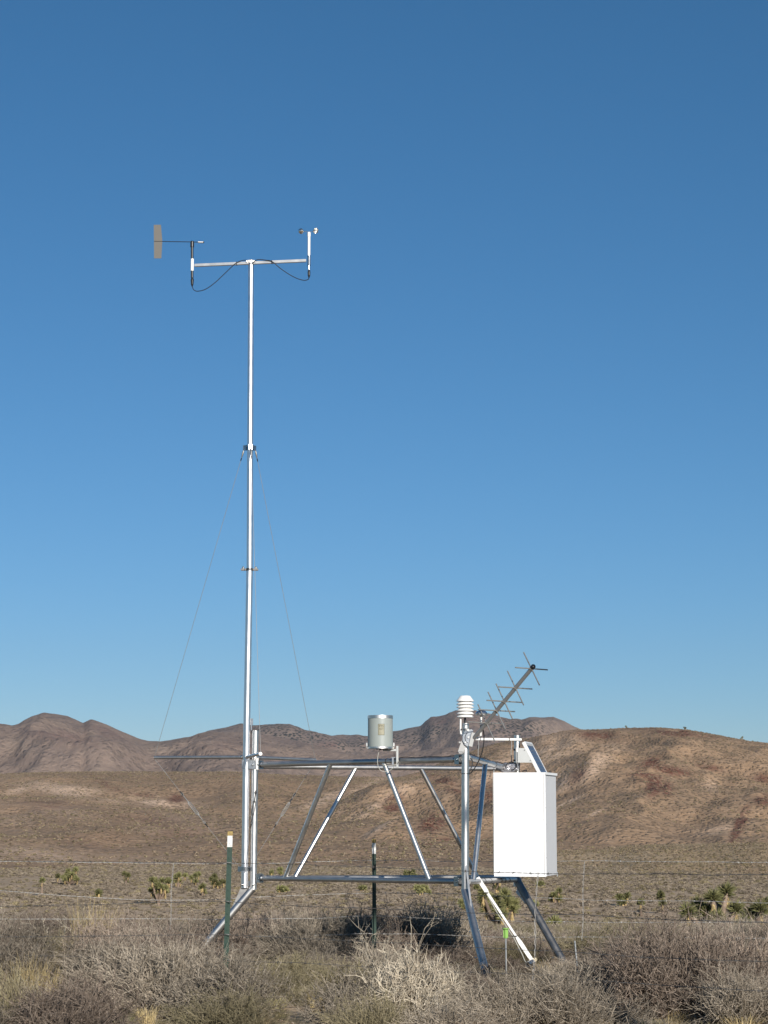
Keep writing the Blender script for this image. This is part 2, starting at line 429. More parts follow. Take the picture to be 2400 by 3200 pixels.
hill('right_hill', crest_right, 2690, -10.3, 470, 1150, E_HILL, 11.0, 120, (450, 5200, 720), 150, .8,
     dyn=lambda px: .55+.45*smooth(600, 1700, px),
     pale=[(1700, 2350, 150, 50, -20, .75), (1850, 2395, 110, 34, -40, .8), (1760, 2440, 60, 36, -40, .9), (1560, 2400, 160, 34, -25, .8), (1230, 2490, 200, 26, -28, .75), (960, 2580, 200, 22, -28, .7), (1180, 2590, 70, 10, -28, .8), (1770, 2510, 60, 5, -25, 1.4), (1860, 2540, 30, 4, -25, 1.2),
           (1400, 2650, 90, 10, 20, .7), (2260, 2590, 70, 14, -10, .7), (2220, 2450, 30, 24, 0, .6), (1440, 2720, 130, 26, 0, 1.3), (1300, 2740, 70, 14, 0, 1.2)],
     red=[(1230, 2510, 34, 24, -20, 2.0), (1350, 2575, 40, 28, -20, 1.8), (1400, 2450, 100, 22, 25, 1.0), (1880, 2300, 80, 16, 5, 1.2), (2120, 2290, 110, 12, 5, 1.4), (2020, 2415, 50, 22, -15, 2.0), (2045, 2455, 24, 34, 20, 2.0), (2100, 2410, 70, 14, 5, 1.4), (2085, 2465, 18, 22, -20, 1.5), (1805, 2420, 40, 20, -45, 1.0), (2035, 2380, 34, 12, -20, 1.3),
          (2310, 2580, 14, 56, 24, 2.6), (2385, 2430, 40, 14, 10, 1.6), (2385, 2500, 30, 16, 0, 1.3), (2220, 2400, 60, 10, 5, .9), (1400, 2630, 90, 14, 0, 1.0), (1340, 2640, 40, 10, -20, 1.1), (1540, 2480, 80, 40, 0, .7), (1760, 2655, 80, 7, -8, 1.2)], seed=22.0)
crest_apr = [(-900, 2900), (1150, 2790), (1300, 2742), (1500, 2695), (1640, 2668), (1740, 2656), (1900, 2645), (2100, 2637), (2400, 2633), (2800, 2630), (3300, 2640)]
hill('slope_apron', crest_apr, 2800, -9.6, 330, 520, E_APRON, 1.2, 60, (1100, 5200, 360), 50, 1.0,
     pale=[(1950, 2680, 300, 16, 2, .6), (1500, 2730, 150, 14, 0, .8)], red=[(2350, 2720, 60, 14, 0, .4)], seed=31.0)

# ------------------------------------------------------------------ twiggy plants (mesh prototypes)
def twig_mesh(name, mats, seed, R=.5, Hh=.5, nst=150, nsub=7, ntw=1, thick=.0042, el=(12, 85), wob=.22, seg=4, twl=.16, base=.10, leaf=0, taper=.45, subr=.62, old=True):
    rnd = random.Random(seed); V = []; Fc = []; MI = []
    def tube3(pts, r0, r1, mi=0):
        b = len(V); k = len(pts)
        for i, p in enumerate(pts):
            r = r0+(r1-r0)*i/(k-1)
            d = (pts[min(i+1, k-1)]-pts[max(i-1, 0)]).normalized()
            a = Vector((0, 0, 1)) if abs(d.z) < .9 else Vector((1, 0, 0))
            x = d.cross(a).normalized(); y = d.cross(x)
            for q in range(3):
                an = 2.094*q; V.append(p+(x*math.cos(an)+y*math.sin(an))*r)
        for i in range(k-1):
            for q in range(3):
                q2 = (q+1) % 3
                Fc.append((b+i*3+q, b+i*3+q2, b+i*3+3+q2, b+i*3+3+q)); MI.append(mi)
    def rv(s): return Vector((rnd.gauss(0, s), rnd.gauss(0, s), rnd.gauss(0, s)))
    lump = [(rnd.uniform(0, 6.28), rnd.uniform(.75, 1.15)) for _ in range(5)]
    for _ in range(nst):
        az = rnd.uniform(0, 2*math.pi); e = math.radians(rnd.uniform(*el))
        d = Vector((math.cos(az)*math.cos(e), math.sin(az)*math.cos(e), math.sin(e)))
        k = 1/math.sqrt((math.cos(e)/R)**2+(math.sin(e)/Hh)**2)
        lm = max(l*math.exp(-((math.atan2(math.sin(az-a), math.cos(az-a)))**2)*1.4) for a, l in lump)
        L = k*(.62+.38*lm)*rnd.uniform(.72, 1.04)
        p = Vector((math.cos(az)*rnd.uniform(0, base), math.sin(az)*rnd.uniform(0, base), -.02))
        dd = (d+Vector((0, 0, .35))).normalized(); pts = [p]
        for i in range(seg):
            dd = (dd*.62+d*.38+rv(wob*.6)).normalized(); p = p+dd*L/seg; pts.append(p)
        h_ = max(2, int(seg*.62)+1) if old else 0
        if old:
            tube3(pts[:h_], thick*1.15, thick*.85, len(mats)-1 if not leaf else len(mats)-1); tube3(pts[h_-1:], thick*.85, thick*taper)
        else: tube3(pts, thick, thick*taper)
        for _ in range(nsub):
            t = rnd.uniform(.25, 1.0)*seg; i = min(seg-1, int(t)); q = pts[i].lerp(pts[i+1], t-i)
            sd = ((pts[i+1]-pts[i]).normalized()*.7+rv(.6)+Vector((0, 0, .15))).normalized()
            l = twl*rnd.uniform(.5, 1.3); q1 = q+sd*l*.5; sd2 = (sd+rv(.4)).normalized(); q2 = q1+sd2*l*.5
            if q2.z < .005: continue
            tube3([q, q1, q2], thick*subr, thick*subr*.45)
            for _ in range(ntw):
                td = (sd2+rv(.7)).normalized(); qq = q1.lerp(q2, rnd.random())
                tube3([qq, qq+td*l*rnd.uniform(.3, .6)], thick*subr*.7, thick*.2)
            for _ in range(leaf):
                td = (sd2+rv(.8)).normalized(); qq = q.lerp(q2, rnd.random()); s = rnd.uniform(.008, .02)
                x = td.cross(Vector((0, .1, 1))).normalized()*s*.35; b = len(V)
                V.extend([qq-x, qq+td*s*.6, qq+x, qq+td*s]); V[-1], V[-3] = V[-3], V[-1]
                Fc.append((b, b+1, b+2)); MI.append(0)
    me = bpy.data.meshes.new(name); me.from_pydata([tuple(v) for v in V], [], Fc)
    for m_ in mats: me.materials.append(m_)
    me.polygons.foreach_set('material_index', MI); me.update()
    return me
def grass_mesh(name, mat, seed, R=.14, Hh=.3, n=160, thick=.0022, lean=.45):
    rnd = random.Random(seed); V = []; Fc = []
    for _ in range(n):
        az = rnd.uniform(0, 6.283); r = R*math.sqrt(rnd.random())*.5
        p = Vector((math.cos(az)*r, math.sin(az)*r, -.01)); az2 = az+rnd.gauss(0, .6)
        h = Hh*rnd.uniform(.45, 1.05); le = lean*rnd.uniform(.1, 1.2)
        side = Vector((-math.sin(az2+rnd.uniform(-1, 1)), math.cos(az2), 0))*thick
        out = Vector((math.cos(az2), math.sin(az2), 0)); b = len(V)
        for i in range(4):
            t = i/3; q = p+Vector((0, 0, h*t))+out*(le*h*t*t); k = 1-.75*t
            V.extend([q-side*k, q+side*k])
        for i in range(3): Fc.append((b+2*i, b+2*i+1, b+2*i+3, b+2*i+2))
    me = bpy.data.meshes.new(name); me.from_pydata([tuple(v) for v in V], [], Fc); me.materials.append(mat); me.update()
    return me

PROTO = {
 'grey': [twig_mesh('grey_brush', [T_GREY, T_SHADEB], 10+i, .52, .50, 150, 8, 2, .0046) for i in range(3)],
 'mauve': [twig_mesh('mauve_brush', [T_MAUVE, T_SHADEB], 20+i, .55, .50, 150, 9, 2, .0046, wob=.34) for i in range(3)],
 'straw': [twig_mesh('straw_brush', [T_STRAW, T_SHADEB], 30+i, .48, .43, 300, 13, 2, .0040, el=(0, 88), wob=.55, twl=.11, subr=.8) for i in range(2)],
 'olive': [twig_mesh('olive_brush', [T_OLIVE, T_SHADEB], 40+i, .45, .42, 170, 7, 2, .0040, leaf=2) for i in range(2)],
 'dark': [twig_mesh('dark_brush', [T_MAUVE, T_SHADEB], 50+i, .55, .55, 150, 8, 2, .0058, wob=.4, twl=.18) for i in range(2)],
 'upright': [twig_mesh('upright_brush', [T_GREY, T_OLIVE], 60+i, .42, .55, 200, 5, 1, .0038, el=(38, 88), wob=.12, twl=.17) for i in range(2)],
 'skeleton': [twig_mesh('bare_brush', [T_STRAW], 70, .40, .62, 16, 4, 2, .0070, el=(40, 85), wob=.3, seg=6, twl=.16, old=False)],
 'sticks': [twig_mesh('stick_brush', [T_STRAW], 72+i, .45, .55, 14, 4, 2, .0055, el=(25, 80), wob=.35, seg=6, twl=.18, old=False) for i in range(2)],
 'low': [twig_mesh('low_brush', [T_GREY, T_SHADEB], 80+i, .40, .20, 130, 6, 1, .0044, el=(4, 60), wob=.35) for i in range(2)],
}
GR = {'dry': [grass_mesh('dry_tuft', T_GRASS, 90+i, .16, .34, 170) for i in range(2)],
      'green': [grass_mesh('green_tuft', T_GREEN, 95+i, .16, .20, 200) for i in range(2)],
      'pale': [grass_mesh('pale_tuft', T_STRAW, 99, .20, .22, 260, lean=.9)]}
rnd = random.Random(5)
def plant(kind, x, y, sx, sz, label, cat='shrub', name='desert_shrub', group='dry shrubs of the desert floor', table=PROTO):
    me = rnd.choice(table[kind]); o = bpy.data.objects.new(name, me); COL.objects.link(o)
    o.location = (x, y, G(x, y)-.01); o.rotation_euler = (0, 0, rnd.uniform(0, 6.28)); o.scale = (sx, sx*rnd.uniform(.9, 1.1), sz)
    tag(o, label, cat, group); PLACED.append((x, y, sx*.5)); return o
PLACED = []
LIM = {0: [(-400, 2900), (300, 2925), (640, 2938), (700, 2965), (730, 2975), (770, 3050), (1060, 3055), (1110, 2960), (1300, 2925), (1440, 3010), (1480, 3045), (1640, 3060), (1760, 3040), (1880, 3010), (1950, 2930), (2080, 2895), (2350, 2890), (2800, 2890)],
       1: [(-400, 2850), (450, 2865), (690, 2900), (800, 2960), (1040, 2965), (1160, 2890), (1300, 2910), (1430, 2945), (1560, 2985), (1700, 3020), (1850, 2960), (1990, 2895), (2350, 2880), (2800, 2880)],
       2: [(-400, 2832), (600, 2840), (700, 2850), (950, 2828), (1320, 2820), (1430, 2850), (1580, 2915), (1760, 2925), (1950, 2868), (2400, 2868), (2800, 2868)]}
def cap_height(x, y):
    px = proj((x, y, .3))[0]; L = LIM[0 if y < 14.4 else 1 if y < 17.2 else 2]
    return CH-(interp(L, px)-HZ)*y/F-G(x, y)
def gp(px, y):
    """ground point under picture column px at distance y"""
    p = Wp(px, HZ, y); return p.x, y
# the shrubs one can single out
for kind, px, y, sx, sz, label in [
    ('straw', 1235, 12.75, .95, 1.12, 'pale straw-coloured tangled bush, largest at the bottom centre'),
    ('straw', 1350, 12.95, .80, .92, 'pale tangled bush against the right side of the big straw-coloured bush'),
    ('grey', 1130, 12.6, .8, .8, 'grey bush touching the left side of the big straw-coloured bush'),
    ('skeleton', 1200, 13.9, 1.0, 1.0, 'bare pale branching stems rising in front of the far green fence post'),
    ('dark', 1985, 13.0, .82, .98, 'dark twiggy bush at bottom right with deep shade under it'),
    ('mauve', 2170, 13.2, 1.25, 1.22, 'big mauve-grey bush at bottom right, widest on that side'),
    ('mauve', 2060, 13.9, 1.2, 1.25, 'mauve-grey bush behind the big bushes at bottom right'),
    ('dark', 2290, 13.6, 1.0, 1.1, 'dark bush by the right edge beside the widest mauve bush'),
    ('upright', 1560, 12.0, .95, .92, 'fine upright tan brush at the bottom below the lime-capped stake'),
    ('upright', 1760, 12.1, .95, .95, 'fine upright tan brush at the bottom below the white box'),
    ('upright', 1680, 12.5, .8, .7, 'low tan brush just in front of the hollow under the sensor arm'),
    ('low', 1900, 12.6, .8, .8, 'sprawling pale twigs low on the bare soil left of the dark bush'),
    ('olive', 1850, 18.5, 1.1, 1.05, 'olive green shrub behind the short grey stake'),
    ('olive', 1945, 18.6, 1.0, 1.0, 'olive green shrub right of the one behind the short grey stake'),
    ('olive', 880, 14.6, .8, .55, 'low olive shrub on the open patch between the two green posts'),
    ('olive', 1000, 14.2, .8, .55, 'low olive shrub left of the big straw-coloured bush'),
    ('olive', 1060, 14.9, .8, .6, 'low olive shrub in front of the dark shadow'),
    ('olive', 930, 15.5, .9, .6, 'olive shrub at the lower edge of the dark shadow'),
    ('upright', 930, 18.6, 1.1, 1.05, 'tan bush the dark shadow falls across, left part'),
    ('grey', 1040, 18.9, 1.15, 1.1, 'grey bush the dark shadow falls across, left of the far post'),
    ('mauve', 1160, 19.4, 1.2, 1.1, 'bush in the dark shadow around the far green fence post'),
    ('mauve', 1260, 19.0, 1.2, 1.1, 'bush in the dark shadow right of the far green fence post'),
    ('grey', 1360, 19.2, 1.2, 1.2, 'pale grey bush right of the dark shadow'),
    ('mauve', 820, 19.3, 1.1, 1.0, 'grey bush left of the dark shadow'),
    ('straw', 130, 12.9, .7, .55, 'small straw-coloured bush near the bottom left corner'),
    ('mauve', 1560, 16.9, 1.0, .9, 'brown brush between the front leg and the white sensor arm'),
    ('mauve', 1440, 17.0, 1.0, .95, 'brown brush left of the front leg of the frame'),
    ('olive', 1600, 17.6, .9, .8, 'olive brown brush behind the sensor arm'),
    ('grey', 690, 13.1, .95, .95, 'grey bush around the foot of the near green fence post'),
    ('grey', 610, 14.1, 1.0, .95, 'grey bush hiding the lower end of the left leg'),
    ('mauve', 560, 15.2, 1.05, 1.0, 'mauve bush just behind the one that hides the left leg foot'),
    ('grey', 520, 13.6, 1.0, .95, 'grey bush left of the one that hides the left leg foot'),
    ('olive', 15, 12.1, .8, .9, 'yellow-green shrub at the left edge near the bottom'),
]:
    x, y_ = gp(px, y); plant(kind, x, y_, sx, min(sz, cap_height(x, y_)*1.12/.5) if kind not in ('straw', 'skeleton') else sz, label, group=None)
# open soil the photograph shows: (px, y, radius px) kept free of shrubs
CLEAR = [(870, 13.3, 150, .8), (1650, 14.9, 150, 1.3), (1850, 12.9, 60, .5), (1800, 14.4, 90, .8), (960, 14.8, 140, 1.0), (1600, 13.5, 60, .8)]
def region(px, y):
    side = 'far left' if px < 250 else 'left of the mast' if px < 700 else 'between green posts' if px < 1170 else 'left of the box' if px < 1545 else 'below the box' if px < 1780 else 'right of the box' if px < 2100 else 'far right'
    depth = 'in front' if y < 13.2 else 'in the second row' if y < 15.4 else 'beside the frame' if y < 18.2 else 'behind the frame' if y < 21.5 else 'well behind the frame' if y < 26 else 'far back'
    return depth, side
KN = {'grey': 'grey', 'mauve': 'mauve-brown', 'straw': 'straw-coloured', 'olive': 'olive', 'dark': 'dark', 'upright': 'upright tan', 'low': 'low grey', 'sticks': 'bare pale-stemmed'}
cnt = 0; tries = 0; SHR = []
while cnt < 259 and tries < 60000:
    tries += 1
    y = 11.3+(34-11.3)*(rnd.random()**.85)
    px = rnd.uniform(-230, 2630); x, _ = gp(px, y)
    if any(abs(px-c) < r and abs(y-cy) < ry for c, cy, r, ry in CLEAR): continue
    if y < 12.0 and 300 < px < 2600 and rnd.random() < .5: continue
    dens = .62 if y < 20 else .78
    sz = rnd.uniform(.72, 1.12)
    s = rnd.uniform(.8, 1.2)
    if y < 13: sz = rnd.uniform(.5, .85); s = rnd.uniform(.7, .95)
    if 13.2 < y < 17.5 and 1180 < px < 1900: sz *= .72
    if 13.2 < y < 16.5 and 700 < px < 1180: sz *= .5
    if px < 700 and 12.5 < y < 24: sz *= 1.18
    if any(math.hypot(x-a, y-b_) < dens*.5*(s*.5+r)*1.5 for a, b_, r in PLACED): continue
    r_ = rnd.random()
    if y > 22: kind = 'mauve' if r_ < .55 else 'grey' if r_ < .85 else 'olive'
    elif px < 700: kind = 'grey' if r_ < .42 else 'mauve' if r_ < .8 else 'upright' if r_ < .88 else 'dark' if r_ < .96 else 'olive'
    elif px < 1500: kind = 'grey' if r_ < .35 else 'upright' if r_ < .6 else 'mauve' if r_ < .82 else 'olive'
    else: kind = 'mauve' if r_ < .45 else 'upright' if r_ < .62 else 'grey' if r_ < .8 else 'olive' if r_ < .93 else 'dark'
    ch = cap_height(x, y)*rnd.uniform(.75, 1.08)
    if ch < .09: continue
    sz = min(sz, ch/.5)
    if sz < .45: s = min(s, .8)
    if cnt % 18 == 7 and y < 20: kind = 'sticks'; sz *= 1.15
    d_, s_ = region(px, y)
    o = plant(kind, x, y, s, sz, 'desert shrub', group='%s shrubs %s, %s' % (KN[kind], d_, s_)); SHR.append((px, o, KN[kind], d_, s_))
    cnt += 1
ORD = ['leftmost', 'second from left', 'third from left', 'fourth from left', 'fifth from left', 'sixth from left', 'seventh from left', 'eighth from left', 'ninth from left', 'tenth from left', 'eleventh from left', 'twelfth from left', 'thirteenth from left', 'fourteenth from left', 'fifteenth from left', 'sixteenth from left', 'seventeenth from left', 'eighteenth from left', 'nineteenth from left', 'twentieth from left']
byk = {}
for px, o, k, d_, s_ in sorted(SHR, key=lambda t: t[0]): byk.setdefault((k, d_, s_), []).append(o)
for (k, d_, s_), L in byk.items():
    for i, o in enumerate(L):
        if len(L) == 1: o['label'] = '%s shrub %s, %s' % (k, d_, s_)
        elif len(L) <= 20: o['label'] = '%s shrub %s, %s, %s' % (k, d_, s_, 'rightmost' if i == len(L)-1 else ORD[i])
        else: o['label'] = '%s shrub %s, %s' % (k, d_, s_)
# grass tufts one can single out
for kind, px, y, sx, sz, label in [
    ('dry', 285, 17.6, 1.5, 2.0, 'tall yellow dry grass tuft standing among the grey shrubs on the left'),
    ('dry', 318, 17.8, 1.2, 1.7, 'yellow dry grass tuft leaning right beside the tallest one on the left'),
    ('dry', 105, 14.0, 1.3, 1.1, 'yellow dry grass tuft near the left edge above the pale bush'),
    ('dry', 150, 14.1, 1.1, .9, 'short yellow grass tuft right of the one near the left edge'),
    ('pale', 150, 13.0, 1.8, 1.3, 'pale whitish dead grass clump at lower left'),
    ('green', 10, 12.2, 1.8, 1.3, 'yellow-green grass clump at the left edge near the bottom'),
    ('dry', 2380, 14.2, 1.8, 1.4, 'dry grass tuft at the right edge'),
    ('green', 1075, 20.6, 2.0, 2.4, 'pale green tuft behind the bushes near the far green post'),
]:
    x, y_ = gp(px, y); plant(kind, x, y_, sx, sz, label, cat='grass tuft', name='grass_tuft', group=None, table=GR)

# ------------------------------------------------------------------ uncountable scrub, grass and stones (point instances)
def proto_obj(me):
    o = bpy.data.objects.new(me.name+'_source', me); return o
def scatter(name, pts, protos, label):
    """pts: (x, y, z, rotation, scale, variant, zscale)"""
    cc = bpy.data.collections.new(name+'_sources')
    for i, me in enumerate(protos):
        o = bpy.data.objects.new('%s_%02d' % (me.name, i), me); cc.objects.link(o)
    me = bpy.data.meshes.new(name); me.vertices.add(len(pts)); A = np.array(pts, dtype=np.float32)
    me.vertices.foreach_set('co', A[:, :3].ravel())
    for nm, colm in (('rot', 3), ('scl', 4), ('zsc', 6)):
        a = me.attributes.new(nm, 'FLOAT', 'POINT'); a.data.foreach_set('value', A[:, colm])
    a = me.attributes.new('var', 'INT', 'POINT'); a.data.foreach_set('value', A[:, 5].astype(np.int32))
    me.update()
    o = bpy.data.objects.new(name, me); COL.objects.link(o)
    ng = bpy.data.node_groups.new(name+'_scatter', 'GeometryNodeTree')
    ng.interface.new_socket('Geometry', in_out='INPUT', socket_type='NodeSocketGeometry')
    ng.interface.new_socket('Geometry', in_out='OUTPUT', socket_type='NodeSocketGeometry')
    gi = ng.nodes.new('NodeGroupInput'); go = ng.nodes.new('NodeGroupOutput')
    ci = ng.nodes.new('GeometryNodeCollectionInfo'); ci.inputs['Collection'].default_value = cc
    ci.inputs['Separate Children'].default_value = True; ci.inputs['Reset Children'].default_value = True
    ip = ng.nodes.new('GeometryNodeInstanceOnPoints'); ip.inputs['Pick Instance'].default_value = True
    def att(nm, ty):
        x = ng.nodes.new('GeometryNodeInputNamedAttribute'); x.data_type = ty; x.inputs['Name'].default_value = nm; return x.outputs['Attribute']
    cr = ng.nodes.new('ShaderNodeCombineXYZ'); cs = ng.nodes.new('ShaderNodeCombineXYZ')
    ng.links.new(att('rot', 'FLOAT'), cr.inputs[2])
    s = att('scl', 'FLOAT'); ng.links.new(s, cs.inputs[0]); ng.links.new(s, cs.inputs[1]); ng.links.new(att('zsc', 'FLOAT'), cs.inputs[2])
    ng.links.new(gi.outputs[0], ip.inputs['Points']); ng.links.new(ci.outputs[0], ip.inputs['Instance'])
    ng.links.new(att('var', 'INT'), ip.inputs['Instance Index'])
    ng.links.new(cr.outputs[0], ip.inputs['Rotation']); ng.links.new(cs.outputs[0], ip.inputs['Scale'])
    ng.links.new(ip.outputs[0], go.inputs[0])
    md = o.modifiers.new('scatter', 'NODES'); md.node_group = ng
    o['kind'] = 'stuff'; o['label'] = label
    return o
def blob_mesh(name, mat, seed, n=26, q=1.0):
    """small far shrub: a loose dome of leaf clumps"""
    rnd_ = random.Random(seed); V = []; Fc = []
    for _ in range(n):
        az = rnd_.uniform(0, 6.28); e = rnd_.uniform(.1, 1.5); r = rnd_.uniform(.3, .5)
        c = Vector((math.cos(az)*math.cos(e)*r, math.sin(az)*math.cos(e)*r, math.sin(e)*r*.9))
        u = Vector((rnd_.gauss(0, 1), rnd_.gauss(0, 1), rnd_.gauss(0, 1))).normalized()*.17*q
        v_ = u.cross(Vector((rnd_.gauss(0, 1), rnd_.gauss(0, 1), rnd_.gauss(0, 1)))).normalized()*.15*q
        b = len(V); V.extend([c-u, c+v_, c+u, c-v_]); Fc.append((b, b+1, b+2, b+3))
    me = bpy.data.meshes.new(name); me.from_pydata([tuple(v) for v in V], [], Fc); me.materials.append(mat); me.update(); return me
T_FAR1 = twigmat('far_scrub_brown', (.22, .17, .115), (.30, .235, .165), (.16, .125, .09))
T_FAR2 = twigmat('far_scrub_olive', (.22, .18, .105), (.31, .255, .15), (.16, .13, .085))
mids = [twig_mesh('scrub', [T_MAUVE], 200, .5, .40, 60, 5, 1, .010), twig_mesh('scrub', [T_GREY], 201, .5, .40, 60, 5, 1, .010), twig_mesh('scrub', [T_OLIVE], 202, .5, .36, 60, 5, 1, .010)]
fars = [blob_mesh('scrub', T_FAR1, 210), blob_mesh('scrub', T_FAR1, 211), blob_mesh('scrub', T_FAR2, 212)]
pts = []
for _ in range(7800):
    y = 32+(150-32)*rnd.random()**.75; px = rnd.uniform(-900, 3300); x, _y = gp(px, y)
    s = rnd.uniform(.6, 1.15); pts.append((x, y, G(x, y)-.02, rnd.uniform(0, 6.28), s, rnd.choice((0, 0, 1, 1, 2)), s*rnd.uniform(.8, 1.1)))
scatter('desert_scrub', pts, mids, 'dense low grey-brown scrub covering the flat beyond the frame')
pts = []
T_VAL = twigmat('valley_scrub', (.235, .19, .14), (.33, .27, .20), (.17, .135, .10))
vals = [blob_mesh('scrub', T_VAL, 220, 130, .45), blob_mesh('scrub', T_VAL, 221, 130, .45), blob_mesh('scrub', T_FAR2, 222, 110, .5)]
for _ in range(46000):
    y = 150+(520-150)*math.sqrt(rnd.random()); px = rnd.uniform(-800, 3100); x, _y = gp(px, y)
    s = rnd.uniform(.5, 1.15)
    if nz(x, y*.6, .045, 4) > .42+rnd.uniform(-.1, .25): continue
    pts.append((x, y, G(x, y)-.02, rnd.uniform(0, 6.28), s, rnd.choice((0, 0, 1, 1, 2)), s*rnd.uniform(.5, .8)))
def on_hill(nm, count, smin, smax, cmin, cmax):
    A = HILLPTS[nm]; R, C, _ = A.shape; out = []
    c0, c1 = HILLC[nm]; cmin, cmax = (cmin-c0)/(c1-c0), (cmax-c0)/(c1-c0)
    for _ in range(count):
        i = rnd.random(); i = (i**.85)*(R-1.01); j = rnd.uniform(cmin, cmax)*(C-1.01)
        i0, j0 = int(i), int(j); a, b_ = i-i0, j-j0
        p = (A[i0, j0]*(1-b_)+A[i0, j0+1]*b_)*(1-a)+(A[i0+1, j0]*(1-b_)+A[i0+1, j0+1]*b_)*a
        s = rnd.uniform(smin, smax)*(1+.0)
        if nz(p[0], p[1], .02, 3) < rnd.uniform(-.6, .3): continue
        out.append((p[0], p[1], p[2]-.05, rnd.uniform(0, 6.28), s, rnd.choice((0, 1, 2)), s*rnd.uniform(.6, .95)))
    return out
scatter('valley_scrub', pts, vals, 'low scrub dotted over the valley floor around the joshua trees')
scatter('hill_scrub', on_hill('rolling_hill', 46000, .5, 1.3, -800, 2100)+on_hill('right_hill', 38000, .4, 1.1, 560, 3100)+on_hill('slope_apron', 14000, .4, .9, 1200, 3100),
        fars, 'scattered low scrub dotting the brown hillsides')
# grass and litter between the shrubs
pts = []
for _ in range(2600):
    y = 11.2+(24-11.2)*rnd.random()**1.1; px = rnd.uniform(-200, 2600); x, _y = gp(px, y)
    s = rnd.uniform(.4, .9); v_ = rnd.choice((0, 2, 3, 2, 3, 4, 4, 4))
    if fbm(x, y, .8, 6, 2) < rnd.uniform(-.8, .3): continue
    pts.append((x, y, G(x, y), rnd.uniform(0, 6.28), s, v_, s*rnd.uniform(.3, .62)))
scatter('dry_grass', pts, GR['dry']+GR['green']+GR['pale'], 'short dry and yellow-green grass between the shrubs')
def pebble(name, mat, seed):
    rnd_ = random.Random(seed); import bmesh
    bm = bmesh.new(); bmesh.ops.create_icosphere(bm, subdivisions=1, radius=.5)
    for v in bm.verts: v.co = Vector((v.co.x, v.co.y*.8, v.co.z*.55))*rnd_.uniform(.8, 1.2)
    me = bpy.data.meshes.new(name); bm.to_mesh(me); bm.free(); me.materials.append(mat); return me
M_STONE = twigmat('pale_stone', (.42, .33, .25), (.58, .48, .38), (.30, .22, .16), sc=3)
pts = []
for _ in range(5200):
    y = rnd.uniform(11, 19); px = rnd.uniform(-200, 2600); x, _y = gp(px, y); s = .012+.035*rnd.random()**4
    pts.append((x, y, G(x, y), rnd.uniform(0, 6.28), s, rnd.choice((0, 1)), s))
scatter('pebbles', pts, [pebble('stone', M_STONE, 1), pebble('stone', M_STONE, 2)], 'small pale stones and litter on the bare soil')

# ------------------------------------------------------------------ joshua trees
def joshua(name, heads, R, label, group, seed, base, trunkr=.12, near=False, nleaf=110, lw=.035, fork=.45):
    """heads: offsets (x, y, z) of the leaf heads above the base; trunk forks towards them"""
    rr = random.Random(seed); base = Vector(base); root = thing(name, base, label, 'joshua tree', group)
    tb = MB(); top = Vector((0, 0, max(.15, min(h[2] for h in heads)*fork)))
    tb.tube([base+Vector((0, 0, -.3)), base+top*.5, base+top], [trunkr*1.25, trunkr, trunkr*.9], 8)
    for h in heads:
        h = Vector(h); m_ = top.lerp(h, .5)+Vector((h.x*.12, h.y*.12, -.06*h.length))
        tb.tube([base+top*.85, base+m_, base+h], [trunkr*.8, trunkr*.62, trunkr*.55], 7)
    tb.build('trunk', T_BARK, root)
    cb = MB(); db = MB()
    for h in heads:
        h = base+Vector(h); ax = (Vector((rr.gauss(0, .3), rr.gauss(0, .3), 1))).normalized()
        for _ in range(nleaf):
            d = Vector((rr.gauss(0, 1), rr.gauss(0, 1), rr.gauss(.35, .8))).normalized()
            if d.z < -.45: d.z *= -1
            L = R*rr.uniform(.75, 1.1); c = h+ax*rr.uniform(-.25, .25)*R
            sd = d.cross(Vector((rr.gauss(0, 1), rr.gauss(0, 1), rr.gauss(0, 1)))).normalized()*lw*R*1.1
            cb.add([c-sd, c+sd, c+d*L*.6+sd*.7, c+d*L, c+d*L*.6-sd*.7], [[0, 1, 2, 3, 4]])
        for _ in range(int(nleaf*.45)):
            a = rr.uniform(0, 6.28); d = Vector((math.cos(a)*.55, math.sin(a)*.55, -1)).normalized()
            c = h+Vector((0, 0, -.1*R-rr.random()*.75*R)); L = R*rr.uniform(.4, .8)
            sd = d.cross(Vector((0, 0, 1))).normalized()*lw*R
            db.add([c-sd, c+sd, c+d*L], [[0, 1, 2]])
    cb.build('crown', T_LEAF, root); db.build('dead_leaf_skirt', T_DEAD, root)
    return root
def jt(px, pyb, hpx, nheads, spread, label, seed, Rm=.55, Y=None, grp='joshua trees of the valley floor'):
    # distance from where the foot meets the falling ground
    if Y is None:
        Y = 60.0
        for _ in range(400):
            x, _y = gp(px, Y)
            if proj((x, Y, G(x, Y)))[1] <= pyb: break
            Y *= 1.008
    x, _y = gp(px, Y); k = Y/F; Hm = hpx*k; rr = random.Random(seed)
    heads = []
    for i in range(nheads):
        if nheads == 1: heads.append((0, 0, Hm-Rm*.8)); continue
        a = rr.uniform(0, 6.28); q = rr.uniform(.25, 1)
        sx = spread*k*.5
        heads.append((math.cos(a)*sx*q, math.sin(a)*sx*.8*q, max(.35, Hm*rr.uniform(.35, .98)-Rm*.6)))
    return joshua('joshua_tree', heads, Rm, label, grp, seed, (x, Y, G(x, Y)), trunkr=min(.2, .05*Hm+.05), nleaf=120, lw=.12)
